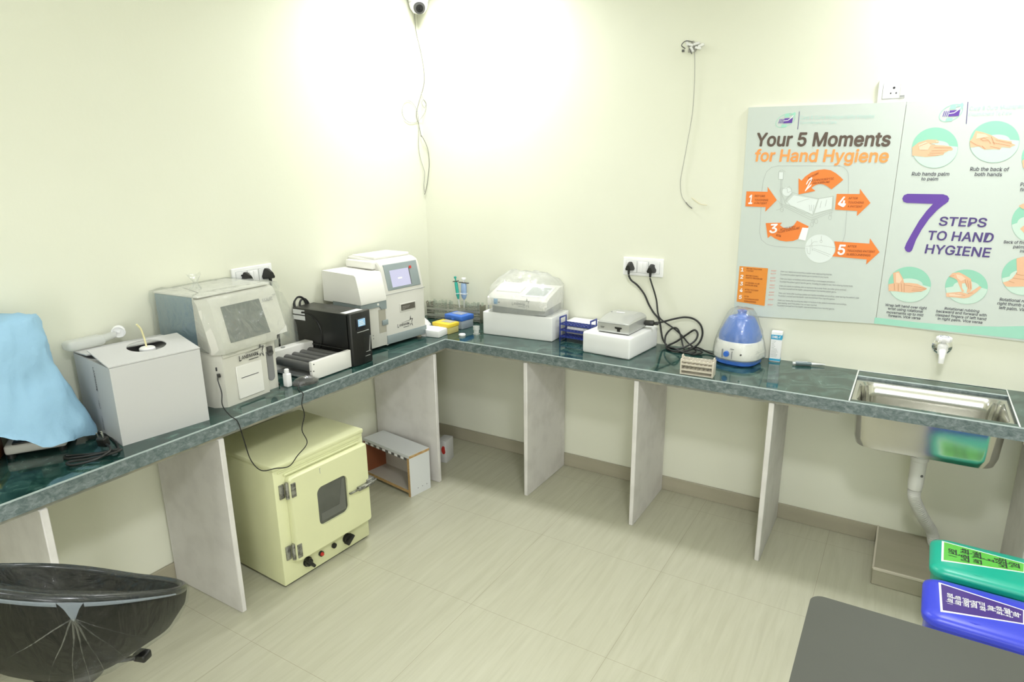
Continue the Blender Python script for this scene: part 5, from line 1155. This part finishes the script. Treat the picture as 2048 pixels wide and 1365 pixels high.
# ================================================================= STOOL
def stool():
    TH = 19.1; t = thing('bar_stool', 'black low-backed bar stool wrapped in clear plastic at bottom left', 'stool', (1.043, -2.630, 0), TH)
    N = 72; A = [2*math.pi*i/N for i in range(N)]; e = 2.4; RX, RY, ZB, ZF, ZB0 = .250, .198, .962, .722, .652
    K = [(abs(math.cos(a))**e+abs(math.sin(a))**e)**(-1/e) for a in A]
    def ring(s_, q, dz=0, flat=None, fold=0):
        out = []
        for a, k in zip(A, K):
            zr = (ZB+ZF)/2-(ZB-ZF)/2*math.sin(a); z = zr*(1-q)+ZB0*q+dz
            if flat is not None: z = zr*(1-flat)+(ZF-.02)*flat+dz
            w_ = 1+fold*math.sin(a*23+2*math.sin(a*5))
            out.append((RX*k*math.cos(a)*s_*w_, RY*k*math.sin(a)*s_*w_, z))
        return out
    m = M(); m.poly([ring(.375, 1), ring(.62, .85), ring(.85, .62), ring(.97, .3), ring(1.0, .06), ring(.99, 0, .002), ring(.95, 0, .004), ring(.86, 0, .0), ring(.80, 0, -.02), ring(.74, 0, 0, .55), ring(.62, 0, -.01, .9), ring(.4, 0, -.02, 1), ring(.1, 0, -.022, 1)])
    obj('seat_shell', m, LEATHER, t, 'black padded bucket seat', ang=70)
    m = M(); P = [Vector(p) for p in ring(.965, 0, .0)]; m.tube(P, .010, 10, closed=True); obj('rim_piping', m, mat('rim_black', (.02, .022, .022), .22), t, 'glossy rolled rim')
    m = M(); m.poly([ring(.41, 1, -.004), ring(.65, .86, -.004, fold=.012), ring(.89, .62, 0, fold=.010), ring(.99, .3, 0, fold=.006), ring(1.016, .06, 0, fold=.004), ring(1.016, 0, .004), ring(.96, 0, .013), ring(.86, 0, .008), ring(.6, 0, -.012, .25), ring(.3, 0, .0, .5), ring(.05, 0, .0, .55)], False, True)
    w_ = obj('plastic_wrap', m, FILMS, t, 'clear stretched wrap', ang=80)
    # gathered knot on the back of the rim with its two pulled tails
    kn = mat('milky_wrap', (.36, .42, .47), .3, alpha=.42)
    def on(a, q, out=1.05, dz=0):
        k = (abs(math.cos(a))**e+abs(math.sin(a))**e)**(-1/e); zr = (ZB+ZF)/2-(ZB-ZF)/2*math.sin(a); z = zr*(1-q)+ZB0*q+dz
        return Vector((RX*k*math.cos(a)*out, RY*k*math.sin(a)*out, z))
    c = R(-43)
    m = M(); m.poly([[on(c-.085, .0, 1.030, .002), on(c, .0, 1.036, .004), on(c+.085, .0, 1.030, .002)], [on(c-.045, .045, 1.034), on(c+.005, .05, 1.050), on(c+.05, .04, 1.034)], [on(c-.012, .13, 1.028), on(c, .14, 1.035), on(c+.012, .13, 1.028)]], False, False, closed=False); obj('wrap_knot', m, kn, w_, 'milky gathered knot of the wrap')
    for d0 in (1, -1):
        m = M(); rows = []
        for i in range(9):
            a = c+d0*(.085+i*.11); wd = .005*(1-i/10)
            rows.append([on(a, .0, 1.030, wd*.5), on(a, .008, 1.036, .0), on(a, .016, 1.032, -wd*.5)])
        m.poly(rows, False, False, closed=False); obj('wrap_fold', m, kn, w_)
    for d0, q1 in ((-.55, .5), (-.28, .7), (-.10, .8), (.04, .8), (.18, .75), (.36, .62), (.62, .5)):
        m = M(); rows = []
        for i in range(9):
            u = i/8; q = .12+(q1-.12)*u; sc = 1.03-(.0 if q < .3 else (q-.3)*.42); a = c+.02*d0+d0*u+.004*math.sin(9*u+7*d0); wd = .006*(1-u)+.002
            rows.append([on(a-wd, q, sc), on(a, q, sc+.012), on(a+wd, q, sc)])
        m.poly(rows, False, False, closed=False); obj('wrap_fold', m, FILM, w_)
    m = M(); m.cyl((0, 0, ZB0-.05), .055, .05, r2=.085, seg=28); obj('seat_plate', m, BLACK, t)
    m = M().cyl((0, 0, .06), .030, .40, seg=24); m.cyl((0, 0, .46), .021, .145, seg=20); obj('column', m, PVC, t, 'pale column')
    m = M().tube([(.02, .02, ZB0-.035), (.07, .045, ZB0-.04), (.095, .065, ZB0-.045)], .006, 8, 4); b = M().box(-.017, .017, -.012, .016, -.011, .011, .006, 3); b.xf(Matrix.Translation((.104, .074, ZB0-.047))); me = bpy.data.meshes.new('t'); b.bm.to_mesh(me); m.join(me); obj('height_lever', m, BLACK, t)
    m = M().lathe([(.21, 0), (.212, .008), (.18, .018), (.06, .045), (.035, .075)], seg=48); obj('base', m, CHROME, t, 'round chrome base')
stool()
